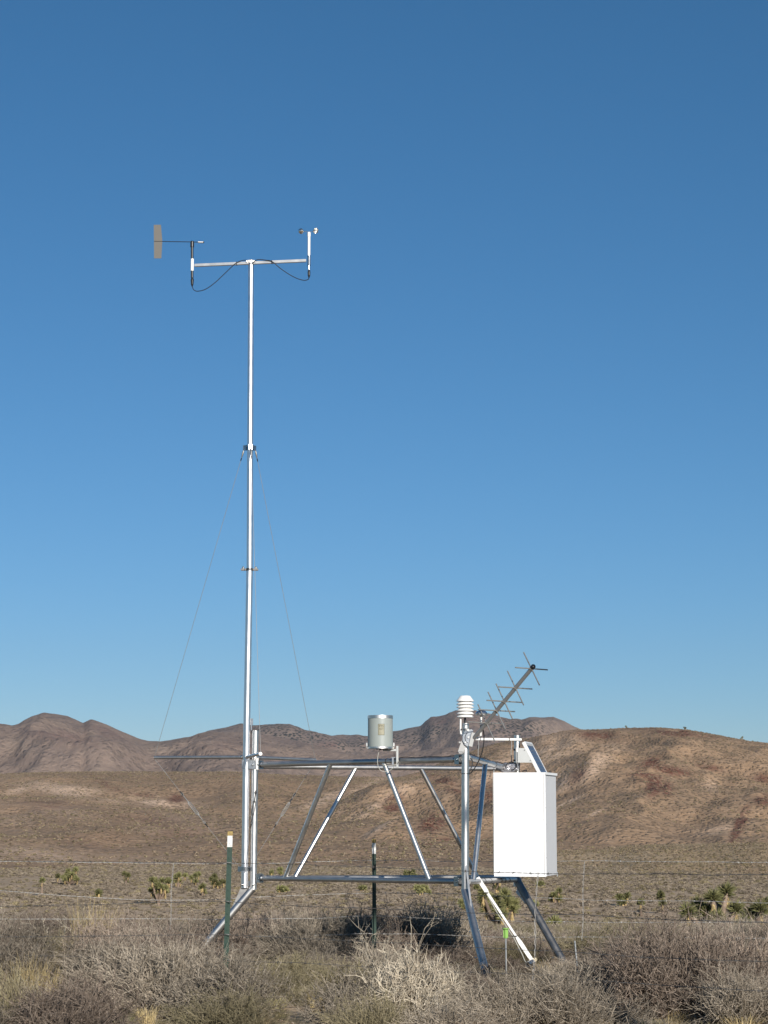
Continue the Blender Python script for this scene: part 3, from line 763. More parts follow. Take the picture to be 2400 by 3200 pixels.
for a in [
    (222, 2768, 60, 13, 70, 'broad round joshua tree, the leftmost large one'), (187, 2764, 42, 2, 10, 'thin joshua tree just left of the broad leftmost one'),
    (137, 2800, 56, 1, 0, 'slender single-headed joshua tree with yellow trunk near the left edge'), (397, 2766, 40, 4, 30, 'small joshua tree between the broad one and the clumpy one on the left'),
    (500, 2830, 88, 15, 75, 'big clumpy joshua tree left of the near green post'), (308, 2806, 26, 3, 24, 'low young joshua tree left of the clumpy one'),
    (560, 2775, 48, 7, 44, 'joshua tree right behind the big clumpy one'), (612, 2770, 44, 5, 30, 'joshua tree halfway between the clumpy one and the near green post'),
    (636, 2800, 52, 3, 26, 'joshua tree with yellow trunk beside the near green post'), (684, 2780, 48, 8, 46, 'joshua tree just left of the near green post'),
    (668, 2758, 26, 4, 24, 'small far joshua tree behind the near green post'), (848, 2742, 24, 2, 10, 'tiny far joshua tree right of the tall mast, left one of a pair'),
    (878, 2742, 30, 3, 16, 'tiny far joshua tree right of the tall mast, right one of a pair'), (895, 2792, 24, 6, 46, 'low bushy young joshua tree below the bottom rail'),
    (1280, 2745, 28, 7, 44, 'low bushy joshua tree just above the bottom rail'), (1316, 2800, 34, 9, 54, 'wide low joshua tree under the bottom rail'),
    (1131, 2786, 26, 3, 18, 'small joshua tree under the bottom rail left of the far post'), (1484, 2785, 24, 2, 14, 'small joshua tree right of the front column'),
    (1540, 2792, 50, 7, 46, 'joshua tree under the white box above the rosette clump'), (1686, 2772, 22, 3, 16, 'joshua tree just under the right corner of the white box'),
    (1732, 2822, 48, 7, 40, 'joshua tree right of the rear leg'), (1664, 2838, 34, 4, 30, 'joshua tree behind the rear leg'),
    (1946, 2832, 40, 6, 34, 'joshua tree with open crown in the middle of the right flat'), (1997, 2866, 54, 1, 0, 'slender joshua tree with tan trunk on the right flat'),
    (2066, 2856, 70, 3, 30, 'tall joshua tree left of the large near yucca clump'), (2396, 2842, 40, 4, 30, 'joshua tree cut by the right edge'),
    (1440, 2845, 34, 4, 28, 'low yellow-green joshua tree left of the front column foot'), (1725, 2915, 24, 2, 20, 'small bright green yucca right of the rear leg'),
]:
    jt(*a, seed=int(a[0]))
# the large near clump at right and the rosette clump behind the sensor arm
def clump(items, Y, R, label, seed, grp):
    px0 = sum(i[0] for i in items)/len(items); x0, _ = gp(px0, Y); g = G(x0, Y)
    heads = [tuple(Wp(px, py, Y+dy)-Vector((x0, Y, g))) for px, py, dy in items]
    return joshua('joshua_tree', heads, R, label, grp, seed, (x0, Y, g), trunkr=.14, nleaf=260, lw=.045)
clump([(2270, 2790, .3), (2228, 2810, -.2), (2300, 2845, .2), (2150, 2855, -.4), (2205, 2850, .2), (2180, 2835, .5), (2240, 2875, -.5), (2250, 2812, .9)], 60, .36, 'large near joshua tree with spiky green heads at right', 77, None)
clump([(2375, 2845, 0), (2350, 2860, .3), (2325, 2895, -.4), (2350, 2925, -.6), (2338, 2880, .2)], 58, .36, 'spiky joshua tree right beside the large near one', 78, None)
clump([(1510, 2795, 0), (1512, 2812, .3), (1578, 2798, .2), (1585, 2822, -.3), (1555, 2838, .2), (1605, 2825, 0), (1600, 2842, -.2), (1545, 2815, .7), (1570, 2860, -.5), (1520, 2840, .4)], 95, .42, 'clump of green rosettes with dead tan leaves behind the white sensor arm', 79, None)
# unseen joshua tree, added and shaped to throw shade on bushes behind the frame
def added_shade_tree():
    rr = random.Random(12); a = SUN_AZ; Y0 = 6.0; s_ = (19.3-Y0)/math.cos(a)
    cx, cz = -.28+s_*math.sin(a), .30+s_*math.tan(SUN_EL); g = G(cx, Y0); root = thing('joshua_tree', (cx-.62, Y0, G(cx-.62, Y0)), 'unseen forked joshua tree added beyond the right picture edge to cast shade', 'joshua tree')
    tb = MB(); b_ = Vector((cx-.62, Y0, g-.2)); t1 = Vector((cx-.60, Y0, cz-.62)); c = Vector((cx, Y0, cz))
    tb.tube([b_, b_.lerp(t1, .5)+Vector((.05, 0, 0)), t1], [.085, .07, .065], 10)
    tb.tube([t1-Vector((0, 0, .06)), t1.lerp(c, .5)+Vector((.0, 0, -.02)), c], [.06, .055, .05], 10)
    heads = [t1+Vector((-.02, 0, .12))]+[c+Vector((rr.uniform(-.20, .20), rr.uniform(-.25, .25), rr.uniform(-.30, .30))) for _ in range(15)]
    for h in heads[1:]: tb.tube([c.lerp(h, -.1), h], [.035, .03], 7)
    tb.build('trunk', T_BARK, root); cb = MB(); db = MB()
    for h in heads:
        for _ in range(300):
            d = Vector((rr.gauss(0, 1), rr.gauss(0, 1), rr.gauss(.2, .9))).normalized(); L = .15*rr.uniform(.7, 1.15)
            sd = d.cross(Vector((rr.gauss(0, 1), rr.gauss(0, 1), rr.gauss(0, 1)))).normalized()*.009
            cb.add([h-sd, h+sd, h+d*L*.6+sd*.7, h+d*L, h+d*L*.6-sd*.7], [[0, 1, 2, 3, 4]])
        for _ in range(60):
            a2 = rr.uniform(0, 6.28); d = Vector((math.cos(a2)*.5, math.sin(a2)*.5, -1)).normalized(); q = h+Vector((0, 0, -.03-rr.random()*.1)); sd = d.cross(Vector((0, 0, 1))).normalized()*.008
            db.add([q-sd, q+sd, q+d*.12], [[0, 1, 2]])
    cb.build('crown', T_LEAF, root); db.build('dead_leaf_skirt', T_DEAD, root)
added_shade_tree()
# silhouettes on the crest of the right hill
for px, h, nh, lab in ((2143, 9, 5, 'tiny joshua tree on the skyline near the hilltop, the widest there'), (2322, 13, 3, 'tiny joshua tree on the right hill skyline nearest the right edge'), (1958, 7, 2, 'tiny joshua tree on the skyline above the hilltop left of centre'), (2350, 7, 2, 'smallest joshua tree on the right skyline by the edge')):
    Yc = 1150; zc = interp(crest_right, px)
    A = HILLPTS['right_hill']; cc_ = A[-1]; j = min(range(len(cc_)), key=lambda q: abs(proj(cc_[q])[0]-px)); p = cc_[j]
    k = p[1]/F; rr = random.Random(px)
    joshua('joshua_tree', [(rr.uniform(-3, 3)*k*1.5, 0, h*k*rr.uniform(.5, 1)) for _ in range(nh)], .7, lab, 'joshua trees on the skyline', px, (p[0], p[1], p[2]-.2), trunkr=.25, nleaf=50, lw=.12)

# ------------------------------------------------------------------ the station frame
YA, YB, YC = 16.6, 15.2, 17.7
A0, A1 = Wp(791.5, 2780, YA), Wp(798.5, 2283, YA)
B0, B1 = Wp(1453.5, 2792, YB), Wp(1454, 2330, YB)
C0, C1 = Wp(1614, 2770, YC), Wp(1616, 2298, YC)
A1.x = A0.x+.004; A1.y = YA
FR = thing('tripod_frame', (A0.x*.33+B0.x*.33+C0.x*.33, 16.5, G(0, 16.5)), 'welded aluminium tube frame on three splayed legs, carrying mast and box', 'instrument stand')
tb = MB()
tb.tube([A0, A1], .0275, 24); tb.build('column', M_ALU, FR, 'left column with open top beside the mast')
MB().tube([B0, B1], .0285, 24).build('column', M_ALU, FR, 'front right column')
B1b = Wp(1455.5, 2260, YB)
up = MB(); up.tube([Wp(1454, 2352, YB), B1b], .0235, 24); up.lathe(Wp(1454, 2352, YB), (0, 0, 1), [(-.004, .030), (.006, .030)], 24)
up.lathe(Wp(1455.4, 2277, YB), (0, 0, 1), [(0, .0245), (.012, .0245)], 24); up.build('column_extension', M_ALU, FR)
MB().tube([C0, C1], .0265, 24).build('column', M_ALU, FR, 'rear column behind the white box')
RAB = (Wp(815, 2389.5, YA-.03), Wp(1440, 2373.5, YB+.02)); RAC = (Wp(815, 2395, YA+.05), Wp(1612, 2402.5, YC))
RBC = (Wp(1462, 2367, YB+.05), Wp(1612, 2408, YC))
QAB = (Wp(815, 2744.5, YA-.03), Wp(1438, 2754.5, YB+.02)); QAC = (Wp(815, 2744, YA+.05), Wp(1612, 2741, YC))
QBC = (Wp(1462, 2756, YB+.05), Wp(1612, 2749, YC))
for P_, r, lab in ((RAB, .0225, 'front top rail'), (RAC, .0205, 'rear top rail, sunlit'), (RBC, .0215, 'right top rail'), (QAB, .0205, 'front bottom rail'), (QAC, .0195, 'rear bottom rail'), (QBC, .0215, 'right bottom rail')):
    MB().tube([P_[0], P_[0].lerp(P_[1], .5), P_[1]], r, 24).build('rail', M_ALU2, FR, lab)
def brace(top, bot, r=.0195):
    d = (bot-top).normalized(); MB().tube([top, bot], r, 20).build('brace', M_ALU, FR)
brace(on_line(*RAB, px=1033)-Vector((0, 0, .006)), on_line(*QAB, px=891))
brace(on_line(*RAB, px=1199)-Vector((0, 0, .006)), on_line(*QAB, px=1343))
brace(on_line(*RAC, px=1113), on_line(*QAC, px=921), .0185)
brace(on_line(*RAC, px=1314), on_line(*QAC, px=1492), .0185)
brace(on_line(*RBC, px=1517), on_line(*QBC, px=1479), .0195)
# end plates where the rails bolt on
def endplate(P_, sgn, w=.03):
    d = (P_[1]-P_[0]).normalized()*sgn; u = Vector((0, 0, 1)); s = d.cross(u).normalized()
    e = P_[0] if sgn > 0 else P_[1]
    mb = MB(); c = e+d*.004
    mb.box(c+u*-.002, d*.003, s*.02, u*.034, bev=.001)
    mb.box(c-d*.016-s*.021, d*.020, s*.002, u*.034, bev=.001); mb.box(c-d*.016+s*.021, d*.020, s*.002, u*.034, bev=.001)
    mb.lathe(c+d*.004, d, [(0, .026), (.014, .0245)], 20)
    mb.lathe(c-d*.016-s*.024, -s, [(0, .009), (.006, .008)], 8); mb.lathe(c-d*.016+s*.024, s, [(0, .009), (.006, .008)], 8)
    mb.box(c+u*.040-d*.012, d*.014, s*.013, u*.0018)
    mb.build('rail_bracket', M_STEEL, FR)
endplate((RAB[0]+Vector((-.0, 0, 0)), RAB[1]), 1); endplate((RAB[0], RAB[1]-(RAB[1]-RAB[0]).normalized()*.035), -1)
endplate(QAB, 1); endplate((QAB[0], QAB[1]-(QAB[1]-QAB[0]).normalized()*.035), -1)
# legs: sleeve, tube and foot
def leg(top, foot, r, gus_side, lab, mat=None):
    d = (foot-top).normalized(); mb = MB()
    mb.tube([top-d*.01, foot+Vector((0, 0, .06))], r, 24); l = mb.build('leg', mat or M_ALU2, FR, lab)
    ft = MB(); ft.tube([foot+Vector((0, 0, .05))-d*.12, foot+Vector((0, 0, .01))], r*.8, 16)
    ft.box(foot+Vector((0, 0, .008)), (.075, 0, 0), (0, .075, 0), (0, 0, .006), bev=.002); ft.build('foot', M_STEEL, l)
    bl = MB(); s = d.cross(Vector((0, 1, 0))).normalized()
    for t in (.38, .62, .80):
        c = top.lerp(foot, t)
        for q in (-1, 1): bl.lathe(c+s*q*(r-.002), s*q, [(0, .006), (.008, .005), (.012, .003)], 8)
        bl.lathe(c+Vector((0, -r+.002, 0)), (0, -1, 0), [(0, .006), (.006, .004)], 8)
    bl.build('bolt', M_BRIGHT, l)
    return l
def gplace(px, py, Y):
    p = Wp(px, py, Y); p.z = G(p.x, p.y); return p
FA = Wp(567, 3035, YA+.0); FA.z = G(FA.x, FA.y)
FB = Wp(1531, 3095, 14.62); FB.z = G(FB.x, FB.y)
FCc = Wp(1772, 3050, 17.2); FCc.z = G(FCc.x, FCc.y)
leg(Wp(787, 2780, YA), FA, .0305, 0, 'left leg slanting down to the left')
leg(B0+Vector((0, 0, .02)), FB, .0305, 0, 'front leg slanting towards the viewer')
leg(C0+Vector((0, 0, .06)), FCc, .0335, 0, 'dull rear leg slanting down to the right', M_DULL)
# welded gusset plates between column and leg
def gusset(p, q, r_, th):
    mb = MB(); p, q, r_ = Vector(p), Vector(q), Vector(r_); nrm = (q-p).cross(r_-p).normalized()*th
    vs = [p-nrm, q-nrm, r_-nrm, p+nrm, q+nrm, r_+nrm]
    mb.add(vs, [[0, 2, 1], [3, 4, 5], [0, 1, 4, 3], [1, 2, 5, 4], [2, 0, 3, 5]]); mb.build('gusset_plate', M_ALU2, FR)
gusset(Wp(752, 2775, YA), Wp(792, 2775, YA), Wp(722, 2842, YA+.02), .004)
gusset(Wp(1455, 2695, YB-.02), Wp(1463, 2745, YB-.03), Wp(1474, 2845, YB-.14), .006)
gusset(Wp(1627, 2740, YC), Wp(1612, 2790, YC), Wp(1646, 2828, YC-.03), .006)
cl = MB()                                    # black tape and bands round the right bottom rail
for t in (.62, .70, .80):
    c = QBC[0].lerp(QBC[1], t); d = (QBC[1]-QBC[0]).normalized(); cl.lathe(c, d, [(0, .0235), (.05, .0235)], 16)
for P_, t in ((RAB, .985), (RAB, .66), (RBC, .52), (QBC, .3), (QBC, .42)):
    c = P_[0].lerp(P_[1], t-.01); d = (P_[1]-P_[0]).normalized(); cl.lathe(c, d, [(0, .0245), (.006, .0245)], 16)
cl.lathe(Wp(1454, 2419, YB), (0, 0, 1), [(0, .0305), (.005, .0305)], 20)
bt = on_line(on_line(*RAB, px=1199), on_line(*QAB, px=1343), py=2420); cl.lathe(bt, on_line(*QAB, px=1343)-on_line(*RAB, px=1199), [(0, .0215), (.004, .0215)], 16)
cl.build('cable_tie', M_BLACK, FR)

# ------------------------------------------------------------------ the mast
MX = [Wp(764.5, 2774, YA-.01), Wp(771.5, 2250, YA-.01), Wp(780, 1780, YA-.01), Wp(784.5, 818, YA-.01)]
MA = thing('wind_mast', (MX[0].x, MX[0].y, MX[0].z), 'tall slim bright metal mast clamped to the left column of the frame', 'mast')
MB().tube(MX[:3], .0288, 32).build('lower_tube', M_MAST, MA)
MB().tube([MX[2], Wp(781.5, 1400, YA-.01), MX[3]], [.0262, .0262, .0255], 32).build('upper_tube', M_MAST, MA)
def band(c, r, h, mat, par, name='clamp_band', ears=2, ear=.05):
    mb = MB(); mb.lathe(Vector(c)-Vector((0, 0, h/2)), (0, 0, 1), [(0, r), (h, r)], 28)
    for i in range(ears):
        s = -1 if i == 0 else 1
        mb.box(Vector(c)+Vector((s*(r+ear*.35), -.008, 0)), (ear*.42, 0, 0), (0, .004, 0), (0, 0, h*.42), bev=.001)
        mb.box(Vector(c)+Vector((s*(r+ear*.35), .008, 0)), (ear*.42, 0, 0), (0, .004, 0), (0, 0, h*.42), bev=.001)
    o = mb.build(name, mat, par)
    mb = MB()
    for i in range(ears):
        s = -1 if i == 0 else 1; q = Vector(c)+Vector((s*(r+ear*.42), 0, h*.3))
        mb.lathe(q, (0, 0, 1), [(0, .009), (.016, .009), (.020, .005)], 8)
        mb.lathe(Vector(c)+Vector((s*(r+ear*.42), 0, -h*.5)), (0, 0, 1), [(0, .009), (.01, .008)], 8)
    mb.build('bolt', M_SWAGE, o); return o
band(Wp(780, 1780, YA-.01), .0305, .02, M_DARKST, MA, ear=.055)
# guy ring
gr_c = Wp(781.5, 1400, YA-.01); SZ = Wp(770, 2366, YA).z
gr = MB(); gr.lathe(gr_c-Vector((0, 0, .02)), (0, 0, 1), [(0, .0285), (.03, .0285)], 28)
angs = [160, -78, 40]
for a in angs:
    a = math.radians(a); d = Vector((math.cos(a), math.sin(a), 0)); s = Vector((-d.y, d.x, 0))
    gr.box(gr_c+d*.045+Vector((0, 0, .004)), d*.018, s*.003, (0, 0, .022), bev=.001)
    gr.box(gr_c+d*.030+Vector((0, 0, .004)), d*.002, s*.016, (0, 0, .022))
gr.build('guy_ring', M_STEEL, MA)
spr = [Wp(484, 2366.5, 16.87), Wp(814, 2355, 15.83), Wp(984, 2376, 17.12)]
for k, e in enumerate(spr):
    st = Vector((MX[1].x, MX[1].y, e.z)); st = Vector((Wp(770, 2366, YA).x, YA-.01, SZ))
    d = (e-st); dn = Vector((d.x, d.y, 0)).normalized(); e2 = Vector((e.x, e.y, SZ+(e.z-SZ)*.7))
    s_ = MB().tube([st+dn*.032, e2], .0135, 18).build('spreader_bar', M_ALU2 if k != 1 else M_ALU, MA)
    ca = MB(); ca.lathe(e2, (e2-st).normalized(), [(0, .0142), (.004, .0142)], 18)
    ca.lathe(st+dn*.034, dn, [(0, .0165), (.012, .0165)], 18); ca.build('end_cap', M_BRIGHT if k != 1 else M_WPLAST, s_)
    # guy: ring -> spreader tip -> foot of the mast
    a = math.radians(angs[k]); top = gr_c+Vector((math.cos(a), math.sin(a), 0))*.058+Vector((0, 0, -.015))
    hook = top+(e2-top).normalized()*.07
    gw = MB(); gw.tube([top, e2+Vector((0, 0, .016))], .0019, 5, caps=False)
    bot = Vector((MX[0].x, MX[0].y, Wp(760, 2712, YA).z)); bd = Vector((math.cos(a), math.sin(a), 0)); bot = bot+bd*(.045)
    gw.tube([e2-Vector((0, 0, .014)), bot], .0018, 5, caps=False); g_ = gw.build('guy_wire', M_GUY, MA)
    sh = MB(); dd = (e2-top).normalized(); sh.tube([top, top+dd*.02, top+dd*.05, top+dd*.07], [.003, .009, .006, .003], 10); sh.build('swaged_end', M_SWAGE, g_)
    sh = MB(); sh.tube([top+dd*.07, top+dd*.095], .0045, 8)
    d2 = (bot-(e2-Vector((0, 0, .014)))).normalized(); s0 = e2-Vector((0, 0, .014)); L = (bot-s0).length
    for t0, t1 in ((.30, .34), (.60, .63)): sh.tube([s0+d2*L*t0, s0+d2*L*t1], .0045, 8)
    sh.build('black_sleeve', M_BLACK, g_)
    tk = MB(); c = s0+d2*L*.46; side = d2.cross(Vector((0, 1, 0))).normalized()
    for q in (-1, 1): tk.tube([c-d2*.075+side*q*.002, c-d2*.06+side*q*.010, c+d2*.06+side*q*.010, c+d2*.075+side*q*.002], .0034, 8)
    tk.tube([c-d2*.15, c-d2*.05], .004, 8); tk.tube([c+d2*.05, c+d2*.13], .004, 8)
    for q in (-.16, .15):
        for s in range(10):
            a0, a1 = s*.628, (s+1)*.628; cc = c+d2*q
            tk.tube([cc+d2*math.cos(a0)*.014+side*math.sin(a0)*.008, cc+d2*math.cos(a1)*.014+side*math.sin(a1)*.008], .0024, 5, caps=False)
    tk.build('turnbuckle', M_SWAGE, MA)
# bottom guy bracket on the mast and the hook plates
bb = MB(); bc = Vector((MX[0].x, MX[0].y, Wp(760, 2712, YA).z-.01)); bb.lathe(bc-Vector((0, 0, .012)), (0, 0, 1), [(0, .031), (.03, .031)], 24)
for a in angs:
    a = math.radians(a); d = Vector((math.cos(a), math.sin(a), 0)); bb.box(bc+d*.045, d*.016, Vector((-d.y, d.x, 0))*.003, (0, 0, .02), bev=.001)
bb.build('guy_bracket', M_STEEL, MA)
# plate that joins mast and column
pl = MB(); pz0, pz1 = Wp(780, 2403, YA).z, Wp(780, 2375, YA).z; pc = Vector(((MX[1].x+A1.x)/2-.012, YA-.034, (pz0+pz1)/2))
pl.box(pc, (.055, 0, 0), (0, .003, 0), (0, 0, (pz1-pz0)/2), bev=.001)
pl.box(pc+Vector((-.056, .018, 0)), (.003, 0, 0), (0, .02, 0), (0, 0, (pz1-pz0)/2))
pl.box(pc+Vector((0, .068, 0)), (.055, 0, 0), (0, .003, 0), (0, 0, (pz1-pz0)/2), bev=.001)
o = pl.build('clamp_plate', M_STEEL, MA)
ub = MB(); ub.box(pc+Vector((.068, -.004, .004)), (.010, 0, 0), (0, .006, 0), (0, 0, .048), bev=.002); ub.box(pc+Vector((.066, .01, .05)), (.014, 0, 0), (0, .02, 0), (0, 0, .003)); ub.build('strap', M_ALU, o)
bo = MB(); bo.lathe(pc+Vector((.03, -.003, -.004)), (0, -1, 0), [(0, .010), (.008, .010), (.02, .005)], 8); bo.build('bolt', M_BRIGHT, o)
pl = MB(); pc2 = Vector((pc.x, YA-.034, Wp(780, 2762, YA).z)); pl.box(pc2+Vector((0, .068, 0)), (.05, 0, 0), (0, .003, 0), (0, 0, .02)); pl.build('clamp_plate', M_STEEL, MA)
pl = MB()
for q in (-.046, .044): pl.tube([pc2+Vector((q, .0, -.008)), pc2+Vector((q+.006, -.012, -.008)), pc2+Vector((q-.006, -.006, -.004))], .007, 8)
pl.build('bolt', M_BRIGHT, MA)
# upper fitting beside the mast top of the column
tp = MB(); c = Wp(785.5, 2255, YA); tp.box(c, (.015, 0, 0), (0, .004, 0), (0, 0, .026), bev=.001); tp.tube([c+Vector((0, 0, -.025)), c+Vector((.002, 0, -.075))], .005, 8); tp.build('tilt_bracket', M_STEEL, MA)
tp = MB(); tp.tube([c+Vector((.002, 0, -.07)), c+Vector((.004, 0, -.10))], .005, 8); tp.build('black_sleeve', M_BLACK, MA)
# cross arm at the top
CL, CR = Wp(608, 829.5, YA+.04), Wp(957, 814.5, YA-.09)
dx = (CR-CL); mb = MB(); ax = dx*.5; s = Vector((-dx.y, dx.x, 0)).normalized()*.012; upv = ax.cross(s).normalized()*.012
mb.box((CL+CR)/2, ax, s, upv, bev=.002); mb.build('crossarm', M_ALU2, MA)
mb = MB(); tc = Wp(785, 820, YA-.01); mb.lathe(tc+Vector((0, 0, .004)), (0, 0, 1), [(0, .0255), (.012, .024), (.020, .012), (.022, 0)], 24)
mb.box(tc+Vector((0, -.027, .001)), (.040, .004, 0), (0, .003, 0), (0, 0, .010), bev=.001)
for q in (-.035, .035): mb.lathe(tc+Vector((q, -.03, 0)), (0, -1, 0), [(0, .008), (.008, .007)], 8)
mb.build('mast_cap', M_ALU2, MA)

# ------------------------------------------------------------------ wind vane
V0 = Wp(600.5, 896, YA+.04); VA = thing('wind_vane', V0, 'grey-finned wind vane on a black body at the left end of the crossarm', 'wind vane')
VY = YA+.04-.005
MB().lathe(Wp(600.5, 896, VY), (0, 0, 1), [(0, .004), (.02, .011), (.06, .014), (.075, .010)], 16).build('connector', M_BLACK, VA)
MB().tube([Wp(600.5, 868, VY), Wp(600.5, 846, VY)], .0115, 16).build('lower_body', M_BLACK, VA)
MB().lathe(Wp(600.5, 846.5, VY), (0, 0, 1), [(0, .0135), (Wp(600, 809, VY).z-Wp(600, 846.5, VY).z, .0135)], 20).build('white_clamp', M_WPLAST, VA)
MB().tube([Wp(600.5, 809, VY), Wp(600.5, 771, VY)], .0115, 16).build('body', M_BLACK, VA)
MB().lathe(Wp(600.5, 772, VY), (0, 0, 1), [(0, .0165), (.045, .0165), (.052, .014)], 20).build('rotor_head', M_BLACK, VA)
MB().tube([Wp(481, 754.2, VY), Wp(600, 756, VY), Wp(624, 756.8, VY)], .0032, 10).build('boom', M_BLACK, VA)
cw = MB(); wd = (Wp(638, 757, VY)-Wp(619, 756.6, VY)); cw.lathe(Wp(619, 756.6, VY), wd, [(0, .009), (.046, .009)], 16); w_ = cw.build('counterweight', M_MAST, VA)
MB().lathe(Wp(619, 756.6, VY)+wd.normalized()*.046, wd, [(0, .009), (.006, .006), (.008, 0)], 16).build('tip', M_BLACK, w_)
fin = [(480.5, 702.5), (503, 702.5), (507.3, 752), (504.3, 807.5), (481.5, 807.5)]
mb = MB(); fr = [Wp(x, y, VY)+Vector((0, -.0015, 0)) for x, y in fin]; bk = [Wp(x, y, VY)+Vector((0, .0015, 0)) for x, y in fin]
mb.add(fr+bk, [[4, 3, 2, 1, 0], [5, 6, 7, 8, 9]]+[[i, (i+1) % 5, 5+(i+1) % 5, 5+i] for i in range(5)]); mb.build('tail_fin', M_VANE, VA)
# ------------------------------------------------------------------ anemometer
UY = YA-.09-.005; U0 = Wp(965.5, 868, UY); AN = thing('cup_anemometer', U0, 'silver three-cup anemometer at the right end of the crossarm', 'anemometer')
MB().lathe(U0, (0, 0, 1), [(0, .005), (.02, .011), (.05, .012), (.065, .009)], 16).build('connector', M_BLACK, AN)
MB().tube([Wp(965.5, 843, UY), Wp(965.5, 830, UY)], .010, 16).build('collar', M_ALU, AN)
mb = MB(); mb.lathe(Wp(965.5, 831, UY), (0, 0, 1), [(0, .0135), (.09, .0135)], 20); mb.box(Wp(967, 815, UY)+Vector((0, -.012, 0)), (.005, 0, 0), (0, .004, 0), (0, 0, .04)); mb.build('clamp', M_STEEL, AN)
MB().lathe(Wp(965.5, 798, UY), (0, 0, 1), [(0, .0115), (.165, .0115), (.167, .0135), (.198, .0135), (.206, .009), (.209, 0)], 20).build('shaft', M_WPLAST, AN)
hc = Wp(965.5, 725.5, UY)
for k in range(3):
    a = math.radians(-28+120*k); d = Vector((math.cos(a), math.sin(a), 0)); t = Vector((-d.y, d.x, 0))
    c = hc+d*.073
    MB().tube([hc, c-d*.018], .0024, 8).build('cup_arm', M_BRIGHT, AN)
    mb = MB(); prof = [(-.0, .0245), (.010, .0225), (.022, .014), (.030, .004), (.031, 0)]
    mb.lathe(c-t*.012, t, prof, 24, caps=False); mb.lathe(c-t*.012, t, [(h*.93, max(0, r-.001)) for h, r in prof], 24, caps=False)
    mb.build('cup', M_BRIGHT, AN)
# sensor cables
def smoothpath(pts, n=6):
    out = []; P_ = [pts[0]]+list(pts)+[pts[-1]]
    for i in range(1, len(P_)-2):
        p0, p1, p2, p3 = P_[i-1:i+3]
        for k in range(n):
            t = k/n; out.append(.5*((2*p1)+(p2-p0)*t+(2*p0-5*p1+4*p2-p3)*t*t+(3*p1-p0-3*p2+p3)*t**3))
    out.append(pts[-1]); return out
def cable(name, px, Y0, Y1, r, mat, label, parent=None, cat='cable'):
    n_ = len(px); pts_ = [Wp(x, y, Y0+(Y1-Y0)*i/(n_-1)) for i, (x, y) in enumerate(px)]
    mb = MB().tube(smoothpath(pts_), r, 8)
    if parent: return mb.build(name, mat, parent)
    return mb.build_top(name, mat, pts_[0], label, cat)
cable('sensor_cable', [(601, 895), (605, 905), (617, 910), (642, 904), (671, 884), (700, 857), (726, 832), (740, 821), (758, 814), (773, 814), (781, 822)], YA+.03, YA-.05, .0034, M_CABLE, 'black cable sagging from the wind vane to the mast top')
cable('sensor_cable', [(965, 868), (963, 873), (950, 876), (928, 870), (903, 857), (874, 837), (850, 817), (831, 813), (809, 811), (796, 815), (789, 822)], YA-.10, YA-.05, .0034, M_CABLE, 'black cable looping from the anemometer to the mast top')
ti = MB()
for px in (740, 850):
    c = on_line(CL, CR, px=px); d = dx.normalized(); ti.box(c, d*.003, s.normalized()*.0145, upv.normalized()*.0145)
ti.build('cable_tie', M_BLACK, MA)

# ------------------------------------------------------------------ rain gauge
GY = 15.56; gb = Wp(1188.5, 2339, GY); RG = thing('rain_gauge', gb, 'grey cylindrical rain gauge with a foil label on the top rail', 'rain gauge')
H_ = Wp(1188.5, 2245, GY).z-gb.z; Rr = .0972
MB().lathe(gb+Vector((0, 0, .012)), (0, 0, 1), [(0, Rr), (H_-.012, Rr)], 64).build('body', M_GREYP, RG)
MB().lathe(gb+Vector((0, 0, H_)), (0, 0, 1), [(-.002, Rr+.002), (.022, Rr+.002), (.022, Rr-.003), (-.03, Rr-.012), (-.06, .02)], 64, caps=False).build('rim', M_ALU, RG)
mb = MB(); mb.lathe(gb, (0, 0, 1), [(-.002, Rr+.001), (.012, Rr+.001)], 64); base_ = mb.build('base_ring', M_ALU, RG)
ft = MB()
for a in (-110, -75, -45, 90): ft.lathe(gb+Vector((math.cos(math.radians(a))*.07, math.sin(math.radians(a))*.07, -.010)), (0, 0, 1), [(0, .010), (.008, .012)], 12)
ft.build('foot', M_BLACK, base_)
for q in (-1, 1):
    mb = MB(); c = gb+Vector((q*(Rr+.008), -.004, .030)); mb.box(c, (.005, 0, 0), (0, .010, 0), (0, 0, .014), bev=.002)
    mb.tube([c+Vector((q*.001, -.002, -.014)), c+Vector((-q*.002, -.002, -.034))], .003, 8); mb.build('latch', M_BRIGHT, RG)
la, lb = math.asin(-6.5/38.6), math.asin(12.5/38.6); lz0, lz1 = Wp(1190, 2298.6, GY).z, Wp(1190, 2263.8, GY).z
mb = MB(); K = 8; vs = []
for i in range(K+1):
    a = la+(lb-la)*i/K
    for z in (lz0, lz1): vs.append(Vector((gb.x+math.sin(a)*(Rr+.0015), GY-math.cos(a)*(Rr+.0015), z)))
mb.add(vs, [[2*i, 2*i+2, 2*i+3, 2*i+1] for i in range(K)], True); lab_ = mb.build('label_plate', M_BRASS, RG)
mb = MB(); fr_ = [(la, lb, lz1, lz1-.0022), (la, lb, lz0, lz0+.0022)]
for a0, a1, z0, z1 in fr_:
    vs = []
    for i in range(K+1):
        a = a0+(a1-a0)*i/K
        for z in (z0, z1): vs.append(Vector((gb.x+math.sin(a)*(Rr+.0027), GY-math.cos(a)*(Rr+.0027), z)))
    mb.add(vs, [[2*i, 2*i+2, 2*i+3, 2*i+1] for i in range(K)], True)
for a0 in (la, lb-.022):
    vs = [Vector((gb.x+math.sin(a)*(Rr+.0027), GY-math.cos(a)*(Rr+.0027), z)) for a in (a0, a0+.022) for z in (lz0, lz1)]
    mb.add(vs, [[0, 2, 3, 1]])
